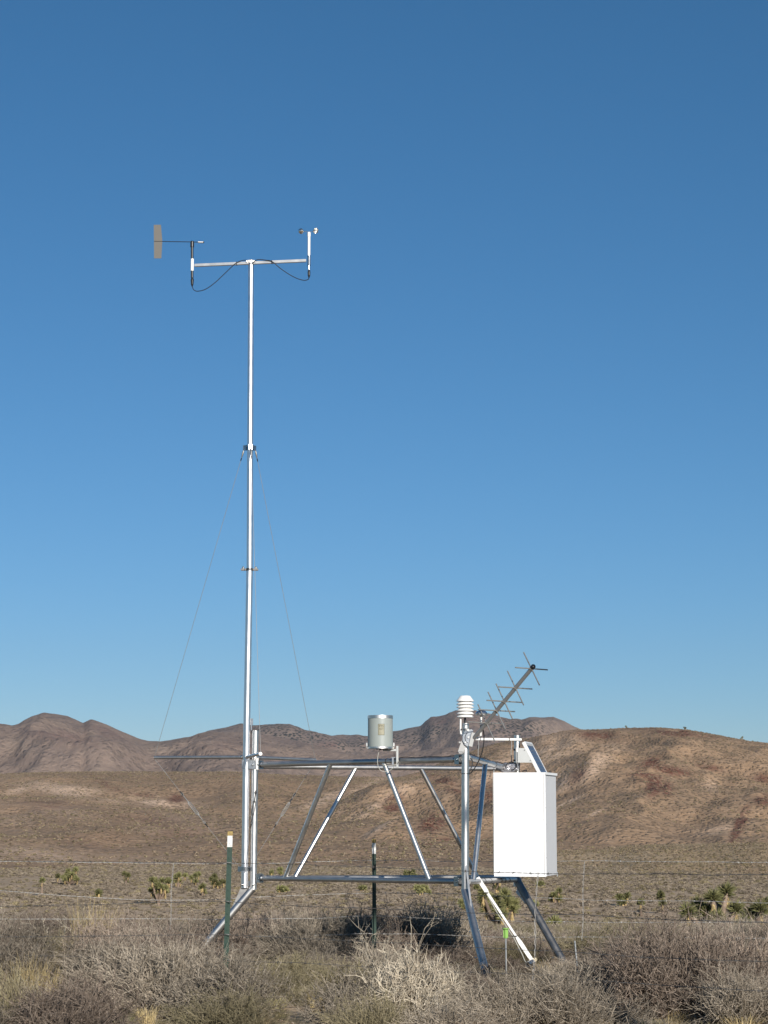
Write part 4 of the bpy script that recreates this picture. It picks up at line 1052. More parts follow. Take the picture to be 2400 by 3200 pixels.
mb.build('label_border', M_INK, lab_)
def text_part(body, size, cx_ang, z, parent):
    cu = bpy.data.curves.new('lettering', 'FONT'); cu.body = body; cu.size = size; cu.align_x = 'CENTER'; cu.resolution_u = 2
    to = bpy.data.objects.new('lettering_source', cu); COL.objects.link(to)
    dg = bpy.context.evaluated_depsgraph_get(); me_ = to.evaluated_get(dg).to_mesh()
    mb = MB(); vs = []
    for v in me_.vertices:
        a = cx_ang+v.co.x/Rr; vs.append(Vector((gb.x+math.sin(a)*(Rr+.0034), GY-math.cos(a)*(Rr+.0034), z+v.co.y)))
    mb.add(vs, [list(p.vertices) for p in me_.polygons])
    to.to_mesh_clear; bpy.data.objects.remove(to); mb.build('lettering', M_INK, parent)
text_part('FTS', .023, (la+lb)/2, lz1-.026, lab_); text_part('RG-T', .014, (la+lb)/2, lz1-.044, lab_)
# bracket
mb = MB(); pz = Wp(1241.5, 2331, GY+.02).z; pb = Wp(1241.5, 2399, GY+.02).z; pc = Wp(1241.5, 2360, GY+.02)
mb.box((pc.x, GY+.02, (pz+pb)/2), (.0085, 0, 0), (0, .0085, 0), (0, 0, (pz-pb)/2), bev=.0015)
mb.box((gb.x+.075, GY+.02, gb.z-.012), (.055, 0, 0), (0, .010, 0), (0, 0, .008), bev=.0015)
mb.build('bracket', M_GREYPL, RG)
mb = MB(); rc = on_line(*RAB, px=1238); mb.box(rc+Vector((-.012, -.004, .027)), (.025, 0, 0), (0, .022, 0), (0, 0, .003)); mb.box(rc+Vector((-.026, -.028, 0)), (.007, 0, 0), (0, .003, 0), (0, 0, .028)); mb.build('rail_clamp', M_STEEL, RG)
cable('gauge_cable', [(1186, 2345), (1181, 2362), (1180, 2385), (1184, 2400), (1194, 2410), (1212, 2410), (1228, 2400), (1240, 2385), (1246, 2376), (1238, 2388), (1222, 2392), (1195, 2390)], GY-.02, GY-.06, .0026, M_PALECABLE, 'thin pale cable looping from the rain gauge under the rail')
ru = [on_line(*RAB, px=p)+Vector((0, -.004, .0255+.004*math.sin(p*.09))) for p in (1248, 1270, 1300, 1330, 1360, 1390, 1420, 1440)]
MB().tube(smoothpath([Wp(1250, 2378, GY-.05)]+ru), .0034, 8).build_top('signal_cable', M_CABLE, ru[0], 'dark cable strapped along the front top rail right of the gauge', 'cable')

# ------------------------------------------------------------------ radiation shield
RY = YB-.01; rs0 = Wp(1454, 2243, RY); RS = thing('radiation_shield', rs0, 'white louvred thermometer shield on top of the front right column', 'radiation shield')
zs = lambda py: Wp(1454, py, RY).z
mb = MB(); mb.lathe((rs0.x, RY, zs(2192)), (0, 0, 1), [(0, .0665), (.005, .0665), (zs(2175.5)-zs(2192), .040), (zs(2174.5)-zs(2192), .036)], 40); mb.build('cap', M_WPLAST, RS)
for k, py in enumerate((2202, 2212, 2222, 2232, 2242)):
    MB().lathe((rs0.x, RY, zs(py)), (0, 0, 1), [(0, .0665), (.004, .0668), (.0185, .050), (.021, .045)], 40).build('louvre_plate', M_WPLAST, RS)
mb = MB()
for a in (50, 170, 290): mb.lathe((rs0.x+.03*math.cos(math.radians(a)), RY+.03*math.sin(math.radians(a)), zs(2242)), (0, 0, 1), [(0, .0045), (zs(2173.5)-zs(2242), .0045)], 8)
mb.build('spacer_rod', M_BRIGHT, RS)
MB().tube([Wp(1453, 2243, RY), Wp(1454, 2262, RY)], .009, 12).build('sensor_stem', M_BLACK, RS)
MB().tube([Wp(1439.5, 2243, RY-.02), Wp(1439, 2280, RY-.02), Wp(1440, 2292, RY-.02), Wp(1443, 2298, RY-.02)], .0072, 12).build('support_pipe', M_WPLAST, RS)
MB().tube([Wp(1440, 2280.5, RY-.034), Wp(1462, 2279, RY-.034)], .003, 8).build('cable_tie', M_BLACK, RS)

# ------------------------------------------------------------------ satellite antenna
b0 = Wp(1476, 2312, YB-.05); YT = YB-.62
tip = Wp(1664, 2086, YT); YAG = thing('yagi_antenna', b0, 'grey crossed-rod antenna tilted up to the right above the white box', 'antenna')
bd = (tip-b0).normalized(); bs = Wp(1490, 2280, YB-.05-.0)
bs = b0.lerp(tip, .0)
MB().tube([on_line(b0, tip, px=1478), tip], .0145, 20).build('boom', M_ANT, YAG)
MB().lathe(tip-bd*.004, bd, [(0, .0175), (.022, .0175), (.028, .012), (.029, 0)], 8).build('end_cap', M_BLACK, YAG)
e1 = Vector((.25, .203, -.017)).normalized(); e1 = (e1-bd*e1.dot(bd)).normalized(); e2v = bd.cross(e1).normalized()
if e2v.z < 0: e2v = -e2v
for k, (cx, sc_) in enumerate(((1661, .98), (1611, 1.02), (1576, 1.06), (1552, 1.12), (1520, 1.12))):
    c = on_line(b0, tip, px=cx); L = .158*sc_
    for d in (e1, e2v):
        MB().tube([c-d*L, c+d*L], .0048, 8).build('antenna_rod', M_ANTE, YAG)
    MB().lathe(c-bd*.006, bd, [(0, .0165), (.012, .0165)], 16).build('rod_clip', M_BRIGHT if k == 3 else M_ANTE, YAG)
# mount: slotted quadrant plate, pivot arm, feed box
mb = MB(); qc = Wp(1464, 2306, YB-.055); outl = []
for k in range(14):
    a = math.radians(-75-k*(245/13)); outl.append((math.cos(a)*.043, math.sin(a)*.052))
outl = [(.036, .055), (.024, .066), (-.002, .060), (-.030, .045), (-.044, .012), (-.043, -.022), (-.030, -.050), (-.010, -.064), (.010, -.060), (.018, -.03)]
frn = [qc+Vector((x, -.003, z)) for x, z in outl]; bkn = [qc+Vector((x, .003, z)) for x, z in outl]; n_ = len(outl)
mb.add(frn+bkn, [list(range(n_)), list(range(n_, 2*n_))[::-1]]+[[i, n_+i, n_+(i+1) % n_, (i+1) % n_] for i in range(n_)])
q_ = mb.build('quadrant_plate', M_STEEL, YAG)
mb = MB()
prev = None
for k in range(8):
    a0, a1 = math.radians(110+k*18), math.radians(110+(k+1)*18)
    mb.tube([qc+Vector((math.cos(a0)*.030+.004, -.0045, math.sin(a0)*.040)), qc+Vector((math.cos(a1)*.030+.004, -.0045, math.sin(a1)*.040))], .0025, 6)
mb.build('slot', M_BLACK, q_)
mb = MB()
for x, z in ((-.002, .004), (-.024, -.034)): mb.lathe(qc+Vector((x, -.004, z)), (0, -1, 0), [(0, .009), (.010, .008)], 8)
mb.lathe(Wp(1462, 2281, YB-.06), (0, -1, 0), [(0, .011), (.012, .010)], 8)
mb.build('bolt', M_BRIGHT, YAG)
mb = MB(); mb.box(Wp(1475, 2311, YB-.065), Vector((.012, 0, .05))*1.0, Vector((0, .010, 0)), Vector((.012, 0, -.003)), bev=.002); mb.build('pivot_arm', M_ANT, YAG)
mb = MB(); mb.box(Wp(1445, 2334, YB-.03), Vector((.014, 0, .040)), Vector((0, .012, 0)), Vector((.018, 0, -.006)), bev=.002); mb.box(Wp(1440, 2352, YB-.03), (.016, 0, 0), (0, .014, 0), (0, 0, .008), bev=.002)
mb.box(Wp(1437, 2320, YB-.03), (.009, 0, 0), (0, .009, 0), (0, 0, .006), bev=.002); mb.build('column_clamp', M_ANT, YAG)
mb = MB(); mb.box(Wp(1505, 2272, YB-.12), (.012, 0, 0), (0, .012, 0), (0, 0, .022), bev=.004); mb.lathe(Wp(1504, 2283, YB-.12), (0, 0, 1), [(0, .010), (.012, .012)], 12); mb.build('feed_connector', M_BLACK, YAG)
cable('antenna_cable', [(1509, 2278), (1512, 2295), (1512, 2318), (1508, 2345), (1500, 2368), (1491, 2388), (1480, 2405), (1470, 2416), (1466, 2419)], YB-.12, YB-.05, .0042, M_CABLE, 'black coaxial cable hanging in a curve from the antenna to the column')
cable('signal_cable', [(1470, 2369), (1476, 2378), (1475, 2392), (1470, 2405), (1465, 2418)], YB-.0, YB-.045, .0040, M_CABLE, 'short black cable loop beside the front right column')
rb = [RBC[0].lerp(RBC[1], t)+Vector((0, 0, .026+.006*math.sin(t*23))) for t in np.linspace(.02, .97, 10)]
MB().tube(smoothpath(rb), .0040, 8).build_top('signal_cable', M_CABLE, rb[0], 'black cable running along the right top rail to the white box', 'cable')
# positioning receiver dome
DY = YB+.10; dc = Wp(1504.5, 2234, DY); DM = thing('dome_receiver', dc, 'small shiny domed receiver on a white stem behind the antenna', 'receiver')
MB().lathe(dc, (0, 0, 1), [(0, .030), (.004, .046), (.010, .047), (.018, .043), (.028, .034), (.036, .018), (.038, 0)], 32).build('dome', M_DOME, DM)
MB().lathe(dc-Vector((0, 0, .004)), (0, 0, 1), [(0, .046), (.009, .0475)], 32).build('rim', M_ALU, DM)
MB().lathe(dc+Vector((0, 0, .036)), (0, 0, 1), [(0, .007), (.008, .006)], 12).build('stud', M_BLACK, DM)
MB().lathe(dc-Vector((0, 0, .018)), (0, 0, 1), [(0, .010), (.016, .014)], 16).build('neck', M_WPLAST, DM)
MB().tube([Wp(1503.5, 2238, DY), Wp(1502.5, 2300, DY), Wp(1488, 2309, DY+.02)], .0085, 12).build('stem', M_WPLAST, DM)

# ------------------------------------------------------------------ white arm with hanging cables
arm0, arm1 = Wp(1486, 2309.5, YC-.25), Wp(1629, 2311, YC-.02)
AR = thing('white_crossbar', arm1, 'straight white arm reaching left from the top of the rear column', 'arm')
d = (arm1-arm0)*.5; mb = MB(); mb.box((arm0+arm1)/2, d, Vector((-d.y, d.x, 0)).normalized()*.009, (0, 0, .0098), bev=.002); mb.build('bar', M_WPLAST, AR)
mb = MB()
for px in (1500, 1590): c = on_line(arm0, arm1, px=px); mb.box(c, d.normalized()*.003, Vector((-d.y, d.x, 0)).normalized()*.011, (0, 0, .0118))
mb.lathe(Wp(1616, 2309, YC), (0, 0, 1), [(-.004, .029), (.006, .029)], 20); mb.build('cable_tie', M_BLACK, AR)
for px, y1, lab in ((1495, 2372, None), (1598, 2384, None)):
    mb = MB(); a = on_line(arm0, arm1, px=px); y0 = 2316
    mb.tube(smoothpath([Wp(px, 2314, a.y), Wp(px+1, 2330, a.y), Wp(px-1, 2350, a.y), Wp(px, y1, a.y)]), .002, 6); c_ = mb.build('hanging_wire', M_GREYPL, AR)
    MB().tube([Wp(px, y1-24, a.y), Wp(px, y1-2, a.y)] if px > 1550 else [Wp(px-1, 2328, a.y), Wp(px-2, 2340, a.y)], .0042, 8).build('thermistor', M_BLACK, c_)

# ------------------------------------------------------------------ solar panel
SP0 = Wp(1632, 2318, YC-.06); SPE = thing('solar_panel', Wp(1665, 2383, YC-.02), 'small blue solar panel in a white frame tilted to the right', 'solar panel')
tl = Wp(1640, 2316.5, YC-.10); bl = Wp(1697, 2427, YC-.10)      # near edge, front top corner and bottom corner
dn = (bl-tl).normalized(); acr = Vector((.095, .36, 0)).normalized(); nr = acr.cross(dn).normalized()
if nr.x < 0: nr = -nr
Ls = (bl-tl).length+.05; Wd = .34; th = .030
o_ = tl-nr*th*.5
cen = tl+dn*Ls*.5+acr*Wd*.5-nr*th*.5
mb = MB()
for k, (c, hx, hy) in enumerate(((tl+acr*.005+dn*Ls*.5, .5*Ls, .006), (tl+acr*(Wd-.005)+dn*Ls*.5, .5*Ls, .006))):
    mb.box(c-nr*th*.5, dn*hx, acr*hy, nr*th*.5, bev=.001)
for t in (.006, Ls-.006): mb.box(tl+acr*Wd*.5+dn*t-nr*th*.5, dn*.006, acr*(Wd*.5-.012), nr*th*.5)
mb.build('frame', M_SOLAR_F, SPE)
mb = MB(); mb.box(cen+nr*(th*.5-.006), dn*(Ls*.5-.012), acr*(Wd*.5-.011), nr*.003); gl = mb.build('glass', M_CELL, SPE)
mb = MB()
for t in np.arange(.05, Ls-.02, .036): mb.box(tl+dn*t+acr*Wd*.5-nr*.0015, dn*.0011, acr*(Wd*.5-.012), nr*.0007)
for q in (.09, .17, .25): mb.box(tl+dn*Ls*.5+acr*q-nr*.0013, dn*(Ls*.5-.013), acr*.0011, nr*.0007)
mb.build('cell_lines', M_ANTE, gl)
mb = MB(); mb.box(tl+dn*.025+acr*Wd*.5-nr*.0014, dn*.013, acr*(Wd*.5-.012), nr*.0009); mb.build('header_strip', M_GREYPL, gl)
mb = MB(); q0 = [(1617.5, 2337), (1641, 2338), (1665, 2383), (1617.5, 2383)]
f_ = [Wp(x, y, YC-.115) for x, y in q0]; k_ = [Wp(x, y, YC-.115)+Vector((0, .003, 0)) for x, y in q0]
mb.add(f_+k_, [[3, 2, 1, 0], [4, 5, 6, 7]]+[[i, (i+1) % 4, 4+(i+1) % 4, 4+i] for i in range(4)])
mb.box(Wp(1612, 2360, YC-.06), (.003, 0, 0), (0, .05, 0), (0, 0, .066)); br = mb.build('bracket_plate', M_GREYPL, SPE)
mb = MB()
for x, y in ((1639, 2344), (1657, 2377)): mb.lathe(Wp(x, y, YC-.118), (0, -1, 0), [(0, .0045), (.004, .004)], 8)
mb.build('bolt', M_BLACK, br)
mb = MB()
for y in (2343, 2376): mb.tube([Wp(1604, y, YC-.045), Wp(1611, y, YC-.045)], .008, 10)
mb.build('clamp_bolt', M_BLACK, SPE)

# ------------------------------------------------------------------ instrument box
BYF = 16.55; al = math.radians(16)
fx = Vector((math.cos(al), -math.sin(al), 0))     # along the door, to the right and nearer... rotated so that the right side shows
fx = Vector((math.cos(al), math.sin(al), 0)); fn = Vector((math.sin(al), -math.cos(al), 0))
# door normal turned to the left so that the right side is seen
fx = Vector((math.cos(al), -math.sin(al), 0)); fn = Vector((-math.sin(al), -math.cos(al), 0))
blc = Wp(1545, 2738.5, BYF+.06); brc_x = Wp(1705, 2740, BYF-.06)
hgt = Wp(1625, 2414, BYF).z-Wp(1625, 2739, BYF).z
wid = 0.0
for q in np.arange(.3, .6, .0005):
    if proj(blc+fx*q)[0] >= 1705: wid = q; break
dep = 0.0
for q in np.arange(.05, .8, .0005):
    if proj(blc+fx*wid-fn*q)[0] >= 1742: dep = q; break
bz = Vector((0, 0, 1))
BX = thing('instrument_box', blc+fx*wid*.5-fn*dep*.5, 'white metal equipment box hung on the right side of the frame', 'equipment box')
cb_ = blc+fx*wid*.5-fn*(dep*.5+.006)+bz*hgt*.5
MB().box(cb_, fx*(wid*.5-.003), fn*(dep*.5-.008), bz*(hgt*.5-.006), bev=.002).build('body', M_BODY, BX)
dr = MB(); dr.box(blc+fx*(wid*.5-.0)+bz*hgt*.5-fn*.004, fx*wid*.5, fn*.006, bz*hgt*.5, bev=.002)
door = dr.build('door', M_WHITE, BX)
hg = MB(); hz0 = blc+fx*(wid-.0045)+fn*.0035
hg.tube([hz0+bz*.01, hz0+bz*(hgt-.01)], .0035, 10); hg.build('hinge', M_WPLAST, door)
st = MB(); e_ = blc+fx*(wid+.0025)-fn*.016
st.box(e_+bz*hgt*.5, fx*.002, fn*.011, bz*(hgt*.5-.002)); st.build('door_flange', M_WHITE, door)
rv_ = MB()
for t in np.linspace(.02, .98, 7): rv_.lathe(blc+fx*(wid+.0045)-fn*.016+bz*hgt*t, fx, [(0, .0035), (.002, .0025)], 8)
for t in np.linspace(.03, .97, 12): rv_.lathe(blc+fx*(wid-.014)+fn*.002+bz*hgt*t, fn, [(0, .002), (.0012, .0014)], 6)
rv_.build('rivet', M_STEEL, door)
lp = MB(); lp.box(blc-fx*.006+bz*(hgt*.5+.0)-fn*.012, fx*.0015, fn*.01, bz*(hgt*.5-.01)); lp.tube([Wp(1543.5, 2378, BYF+.08), Wp(1543.5, 2416, BYF+.08)], .003, 6); lp.build('latch_strip', M_GREYPL, BX)
ld = MB(); ld.box(cb_+bz*(hgt*.5-.001)+fx*.004, fx*(wid*.5+.008), fn*(dep*.5-.012), bz*.0025); ld.box(cb_+bz*(hgt*.5-.010)+fx*(wid*.5+.010), fx*.0012, fn*(dep*.5-.012), bz*.008); ld.build('rain_lid', M_WHITE, BX)
mt = MB(); mt.box(cb_-fn*(dep*.5+.004)+bz*.18, fx*.10, fn*.006, bz*.02); mt.box(cb_-fn*(dep*.5+.004)-bz*.25, fx*.10, fn*.006, bz*.02); mt.build('mounting_rail', M_STEEL, BX)
ct = MB(); ct.box(Wp(1741.5, 2732, BYF+.15), (.004, 0, 0), (0, .012, 0), (0, 0, .018)); ct.build('catch', M_STEEL, BX)
# bundle of spare cable on the box
rr = random.Random(8)
for k, lab in enumerate(('tangle of black cable lying on top of the white box, left', 'tangle of black cable against the rear column above the white box', 'small black cable loop on the right part of the box top')):
    cx_, rx_, ry_ = ((1560, 26, 7), (1598, 22, 14), (1640, 8, 4))[k]; pts_ = []
    for i in range(26 if k < 2 else 8):
        a = i*.9+rr.uniform(-.3, .3); pts_.append(Wp(cx_+math.cos(a)*rx_*rr.uniform(.5, 1), (2394 if k < 2 else 2410)+math.sin(a)*ry_*rr.uniform(.5, 1), 16.95+rr.uniform(-.07, .07)))
    MB().tube(smoothpath(pts_, 4), .0040, 6).build_top('cable_tangle', M_CABLE, pts_[0], lab, 'cable')
bg = MB(); pts_ = []
import bmesh
bm = bmesh.new(); bmesh.ops.create_icosphere(bm, subdivisions=4, radius=1)
cc_ = Wp(1586, 2399, 16.95)
for v in bm.verts:
    d_ = v.co.copy(); k = 1+.35*noise.noise(d_*2.1)+.22*abs(noise.noise(d_*5.3)); v.co = Vector((d_.x*.085*k, d_.y*.05*k, d_.z*.036*k))
bg.add([cc_+v.co for v in bm.verts], [[v.index for v in f.verts] for f in bm.faces]); bm.free()
m_, n_n, b_n = newmat('crinkled_foil'); b_n.inputs['Base Color'].default_value = (.35, .34, .35, 1); b_n.inputs['Metallic'].default_value = .55; b_n.inputs['Roughness'].default_value = .22
bg.build_top('plastic_wrap', m_, cc_, 'crumpled shiny grey wrapping round the cables above the white box', 'wrapping')

# ------------------------------------------------------------------ fallen sensor arm
s0_, s1_ = Wp(1492, 2742, 15.75), Wp(1667, 3008, 15.75)
SA = thing('ground_probe', s1_, 'white flat arm slanting from the frame down to the soil, with a probe', 'sensor arm')
def strip(p, q, w0, w1, t_, mb):
    d = (q-p).normalized(); s_ = d.cross(Vector((0, 1, 0))).normalized()
    v_ = []
    for a, w_ in ((p, w0), (q, w1)):
        for sx in (-1, 1):
            for y_ in (-t_, t_): v_.append(a+s_*w_*sx+Vector((0, y_, 0)))
    mb.add(v_, [[0, 1, 3, 2], [4, 6, 7, 5], [0, 4, 5, 1], [2, 3, 7, 6], [0, 2, 6, 4], [1, 5, 7, 3]])
mb = MB(); a1, a2 = s0_.lerp(s1_, .16), s0_.lerp(s1_, .69)
strip(s0_, a1, .015, .016, .006, mb); strip(a1, s0_.lerp(s1_, .19), .016, .009, .006, mb); strip(s0_.lerp(s1_, .19), a2, .009, .008, .006, mb); strip(a2, s0_.lerp(s1_, .76), .008, .016, .006, mb); strip(s0_.lerp(s1_, .76), s1_, .016, .014, .006, mb)
mb.build('bar', M_WPLAST, SA)
off = Vector((-.014, -.012, -.012)); mb = MB(); mb.tube([s0_.lerp(s1_, .16)+off*.5, s0_.lerp(s1_, .4)+off*1.3, s0_.lerp(s1_, .68)+off*1.2, Wp(1633, 2985, 15.72), Wp(1640, 3003, 15.70), Wp(1647, 3010, 15.66)], .0036, 8); mb.build('cable', M_PALECABLE, SA)
mb = MB()
for t in (.17, .68): mb.box(s0_.lerp(s1_, t)+off*.5, (.018, 0, .0), (0, .016, 0), (0, 0, .003))
mb.build('cable_tie', M_BLACK, SA)
pa = Wp(1649, 3014, 15.64); pd = Vector((.055, .10, .018)).normalized()
mb = MB(); mb.lathe(pa, pd, [(.03, .014), (0, .014), (0, .021), (.085, .021)], 24, caps=False); mb.lathe(pa+pd*.085, pd, [(0, .021), (.001, 0)], 24); pr = mb.build('probe_housing', M_ALU2, SA)
MB().lathe(pa+pd*.028, pd, [(0, .0145), (.002, .0145)], 20).build('probe_hole', M_BLACK, pr)
mb = MB(); dc_ = Wp(1671, 2999, 15.78); mb.lathe(dc_, (.1, -1, 0), [(0, .017), (.006, .017), (.006, .009), (.002, .008)], 20); mb.build('disc', M_CREAM, SA)

# ------------------------------------------------------------------ stakes
p0 = Wp(1583, 3075, 14.6); g0 = G(p0.x, 14.6); cp = Wp(1580.5, 2932, 14.6); SK = thing('capped_stake', (p0.x, 14.6, g0), 'thin grey stake with a lime green plastic cap', 'stake')
MB().tube([(p0.x, 14.6, g0-.05), (cp.x, 14.6, cp.z-.0)], .0062, 12).build('rod', M_ROD, SK)
mb = MB(); mb.lathe((cp.x, 14.6, cp.z), (0, 0, 1), [(0, .0115), (.062, .0125), (.064, .024), (.067, .026), (.071, .026), (.073, .012), (.070, .008)], 20)
for a in (0, 90, 180, 270): mb.box((cp.x+math.cos(math.radians(a))*.013, 14.6+math.sin(math.radians(a))*.013, cp.z+.035), (.004, 0, 0), (0, .003, 0), (0, 0, .03))
mb.build('cap', M_LIME, SK)
a, b_ = Wp(1813, 3075, 14.7), Wp(1796, 2940, 14.7); a.z = G(a.x, 14.7)-.03
MB().tube([a, b_], .0066, 12).build_top('short_stake', M_ROD, a, 'short grey metal stake leaning left near the rear leg', 'stake')

# ------------------------------------------------------------------ fences
def tpost(px_b, px_t, py_t, Y, root, stem_front, lab):
    t_ = Wp(px_t, py_t, Y); b_ = Wp(px_b, HZ, Y); b_.z = G(b_.x, Y)-.05
    ax = (t_-b_).normalized(); L = (t_-b_).length; w_ = .0178; sgn = -1 if stem_front else 1
    x = Vector((1, 0, 0)); y = Vector((0, 1, 0)); zw = Wp(px_t, py_t+(49 if not stem_front else 46), Y); Lw = (t_-zw).length; Lr = .03 if not stem_front else .035
    po = None
    for nm, l0, l1, mt in (('shaft', 0, L-Lw, M_GREEN), ('white_top', L-Lw, L-Lr, M_POSTW), ('rusty_tip', L-Lr, L, M_RUST)):
        mb = MB(); c = b_+ax*(l0+l1)/2; h = ax*(l1-l0)/2
        if po is None:
            po = None
        mb.box(c, x*w_, y*.0022, h, bev=.0006)
        mb.box(c+y*sgn*.0155, x*.0024, y*.013, h, bev=.0006)
        if nm == 'shaft' or nm == 'white_top':
            q = l0+.03
            while q < l1-.01:
                mb.box(b_+ax*q+y*(-sgn)*.0045, x*.0045, y*.0028, ax*.007, bev=.0006); q += .054
        if po is None: po = mb.build('fence_post', mt, root, lab)
        else: mb.build(nm, mt, po)
    return po
def ray_to_line(px, py, P_, Q_):
    """point on the vertical fence plane through P, Q seen at px, py"""
    r_ = Wp(px, py, 10)-Vector((0, 0, CH)); 
    nx, ny = Q_.y-P_.y, -(Q_.x-P_.x)
    t = (nx*P_.x+ny*P_.y)/(nx*r_.x+ny*r_.y); return Vector((0, 0, CH))+r_*t
def wire(pts, mat, root, seed, name='wire_strand', barb=True, r=.0013, off=.0015):
    rr = random.Random(seed); path = []; L = 0; pts = smoothpath(pts, 5)
    acc = [0]
    for a, b_ in zip(pts[:-1], pts[1:]): acc.append(acc[-1]+(b_-a).length)
    T_ = acc[-1]; n_ = int(T_/.016); fr = []; j = 0
    for i in range(n_+1):
        s = T_*i/n_
        while j < len(pts)-2 and acc[j+1] < s: j += 1
        k = (s-acc[j])/max(1e-9, acc[j+1]-acc[j]); p = pts[j].lerp(pts[j+1], min(1, max(0, k)))
        p = p+Vector((0, noise.noise(Vector((s*2.3, seed, 0)))*.004, noise.noise(Vector((s*3.1, seed+9, 0)))*.006)); fr.append((p, s))
    mb = MB(); d = (pts[-1]-pts[0]).normalized(); u = Vector((0, 0, 1)); sd = d.cross(u).normalized(); u = sd.cross(d)
    for ph in (0, math.pi):
        mb.tube([p+(u*math.cos(s*70+ph)+sd*math.sin(s*70+ph))*off for p, s in fr], r, 4, caps=False)
    if barb:
        s = rr.uniform(.02, .1)
        while s < T_:
            p = fr[min(n_, int(s/T_*n_))][0]
            for _ in range(3):
                q = Vector((rr.gauss(0, 1), rr.gauss(0, 1), rr.gauss(0, 1))).normalized()*.013; mb.tube([p-q*.7, p+q], .0012, 3, caps=False)
            mb.tube([p-d*.006, p+d*.006], .0034, 6)
            s += .125
    return mb.build(name, mat, root)
PF = Wp(712, HZ, 14.0); PFx = Vector((PF.x, 14.0, 0)); PFr = Vector((2.17, 11.35, 0)); PFl = Vector((-2.85, 14.6, 0))
PR = Vector((Wp(1169, HZ, 18).x, 18.0, 0)); PRr = Vector((3.3, 17.1, 0)); PRl = Vector((-3.5, 17.2, 0))
F1 = thing('near_fence', (PFx.x, 14.0, G(PFx.x, 14)), 'near barbed wire fence with a green white-topped post in front of the mast', 'fence')
tpost(708, 719.5, 2598, 14.0, F1, False, 'green steel post with white top and flat face')
def fw(lst, seedv, mat):   # front fence strand from picture heights at the columns given
    pts_ = []
    for px, py in lst:
        pts_.append(ray_to_line(px, py, PFx, PFl) if px < 712 else ray_to_line(px, py, PFx, PFr)+Vector((0, -.012, 0)))
    return wire(pts_, mat, F1, seedv)
fw([(-250, 2684), (0, 2690), (250, 2693), (500, 2695), (712, 2697), (950, 2702), (1200, 2711), (1400, 2720), (1700, 2730), (1900, 2731), (2400, 2734), (2700, 2742)], 1, M_WIRED)
fw([(-250, 2833), (0, 2832), (300, 2827), (560, 2818), (712, 2818), (900, 2830), (1170, 2839), (1400, 2850), (1600, 2856), (1900, 2862), (2050, 2872), (2400, 2884), (2700, 2898)], 2, M_WIRED)
fw([(-250, 2924), (0, 2928), (300, 2925), (600, 2922), (712, 2921), (920, 2931), (1170, 2944), (1400, 2955), (1620, 2967), (1800, 2975), (2000, 2991), (2400, 3005), (2700, 3018)], 3, M_WIRED)
fw([(-250, 2975), (0, 2984), (250, 2990), (500, 2994), (712, 3001), (1000, 3012), (1360, 3034), (1600, 3042), (1950, 3070), (2400, 3098), (2700, 3115)], 4, M_WIRED)
def stay(px0, py0, px1, py1, root, P_, Q_, seedv, mat):
    a, b_ = ray_to_line(px0, py0, P_, Q_), ray_to_line(px1, py1, P_, Q_); m1 = a.lerp(b_, .35)+Vector((-.006, 0, 0)); m2 = a.lerp(b_, .7)+Vector((.005, 0, 0))
    d = b_-a; mb = MB(); T_ = d.length; n_ = int(T_/.012); path = smoothpath([a, m1, m2, b_], 12); L_ = len(path)-1
    for ph in (0, math.pi):
        q = []
        for i in range(n_+1):
            t = i/n_*L_; j = min(L_-1, int(t)); p = path[j].lerp(path[j+1], t-j); s = i/n_*T_
            q.append(p+Vector((math.cos(s*55+ph)*.0042, math.sin(s*55+ph)*.0042, 0)))
        mb.tube(q, .0018, 4, caps=False)
    mb.build('wire_stay', mat, root)
stay(1682, 2726, 1665, 3062, F1, PFx+Vector((0, -.02, 0)), PFr+Vector((0, -.02, 0)), 1, M_WIRE)
tw = MB()
for py in (2697, 2818, 2921, 3001):
    p = ray_to_line(715 if py < 2900 else 711, py, PFx, PFr); q = []
    for i in range(13): a = i/12*2*math.pi; q.append(Vector((p.x+math.cos(a)*.021, 14.0+math.sin(a)*.012-.0, p.z+.004*math.sin(a*.5))))
    tw.tube(q, .0016, 5, caps=False)
tw.build('post_clip', M_WIRE, F1)
F2 = thing('far_fence', (PR.x, 18.0, G(PR.x, 18)), 'far barbed wire fence with a slimmer green post behind the frame', 'fence')
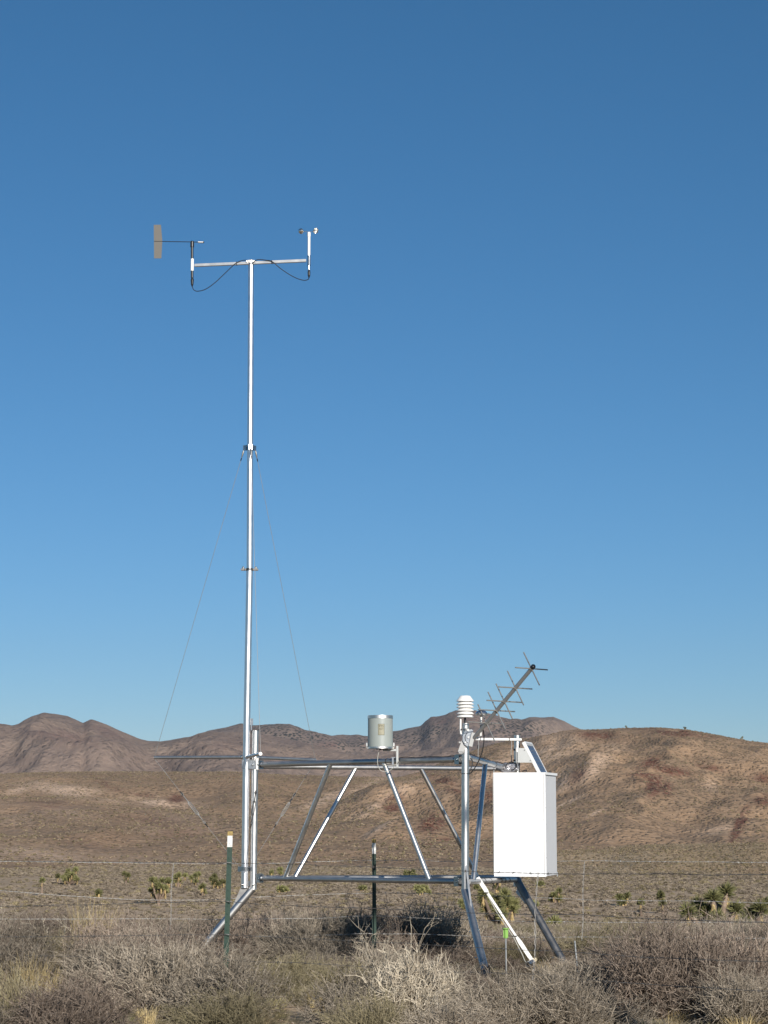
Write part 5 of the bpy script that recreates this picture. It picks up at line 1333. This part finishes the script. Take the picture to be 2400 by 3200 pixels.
tpost(1171, 1168.5, 2622, 18.0, F2, True, 'green steel post with white top and rusty tip, ridge facing forward')
def rw(lst, seedv, mat=M_WIRE):
    return wire([ray_to_line(px, py, PR, PRl if px < 1169 else PRr)+Vector((0, .0, 0)) for px, py in lst], mat, F2, seedv)
rw([(-250, 2690), (0, 2692), (300, 2695), (600, 2699), (825, 2698), (1000, 2693), (1169, 2688), (1450, 2692), (1780, 2690), (2100, 2693), (2400, 2695), (2700, 2698)], 11)
rw([(-250, 2770), (0, 2783), (130, 2793), (300, 2805), (500, 2813), (700, 2810), (830, 2802), (950, 2797), (1169, 2791), (1350, 2792), (1600, 2801), (1900, 2814), (2150, 2815), (2400, 2822), (2700, 2826)], 12)
rw([(-250, 2872), (200, 2872), (500, 2871), (700, 2873), (1000, 2869), (1169, 2862), (1350, 2870), (1600, 2878), (1900, 2882), (2400, 2882), (2700, 2884)], 13)
rw([(-250, 2962), (100, 2959), (250, 2948), (500, 2940), (820, 2926), (1000, 2923), (1169, 2917), (1400, 2922), (1580, 2929), (1900, 2928), (2400, 2932), (2700, 2934)], 14)
stay(1827, 2692, 1818, 2940, F2, PR, PRr, 2, M_WIRE)
stay(543, 2698, 528, 2945, F2, PR, PRl, 3, M_WIRE)

S.cycles.use_denoising = True
S.cycles.max_bounces = 6; S.cycles.diffuse_bounces = 3; S.cycles.glossy_bounces = 3; S.cycles.transparent_max_bounces = 4

# ------------------------------------------------------------------ thin air between here and the mountains
hzm = bpy.data.materials.new('air'); hzm.use_nodes = True; n = hzm.node_tree; n.nodes.clear()
pv = n.nodes.new('ShaderNodeVolumePrincipled'); pv.inputs['Color'].default_value = (.80, .88, 1, 1); pv.inputs['Density'].default_value = 2.4e-5; pv.inputs['Anisotropy'].default_value = .2
om = n.nodes.new('ShaderNodeOutputMaterial'); n.links.new(pv.outputs[0], om.inputs['Volume'])
mb = MB(); mb.box((0, 4400, 300), (6500, 0, 0), (0, 5300, 0), (0, 0, 520)); hz_ = mb.build('haze', hzm); hz_['kind'] = 'stuff'
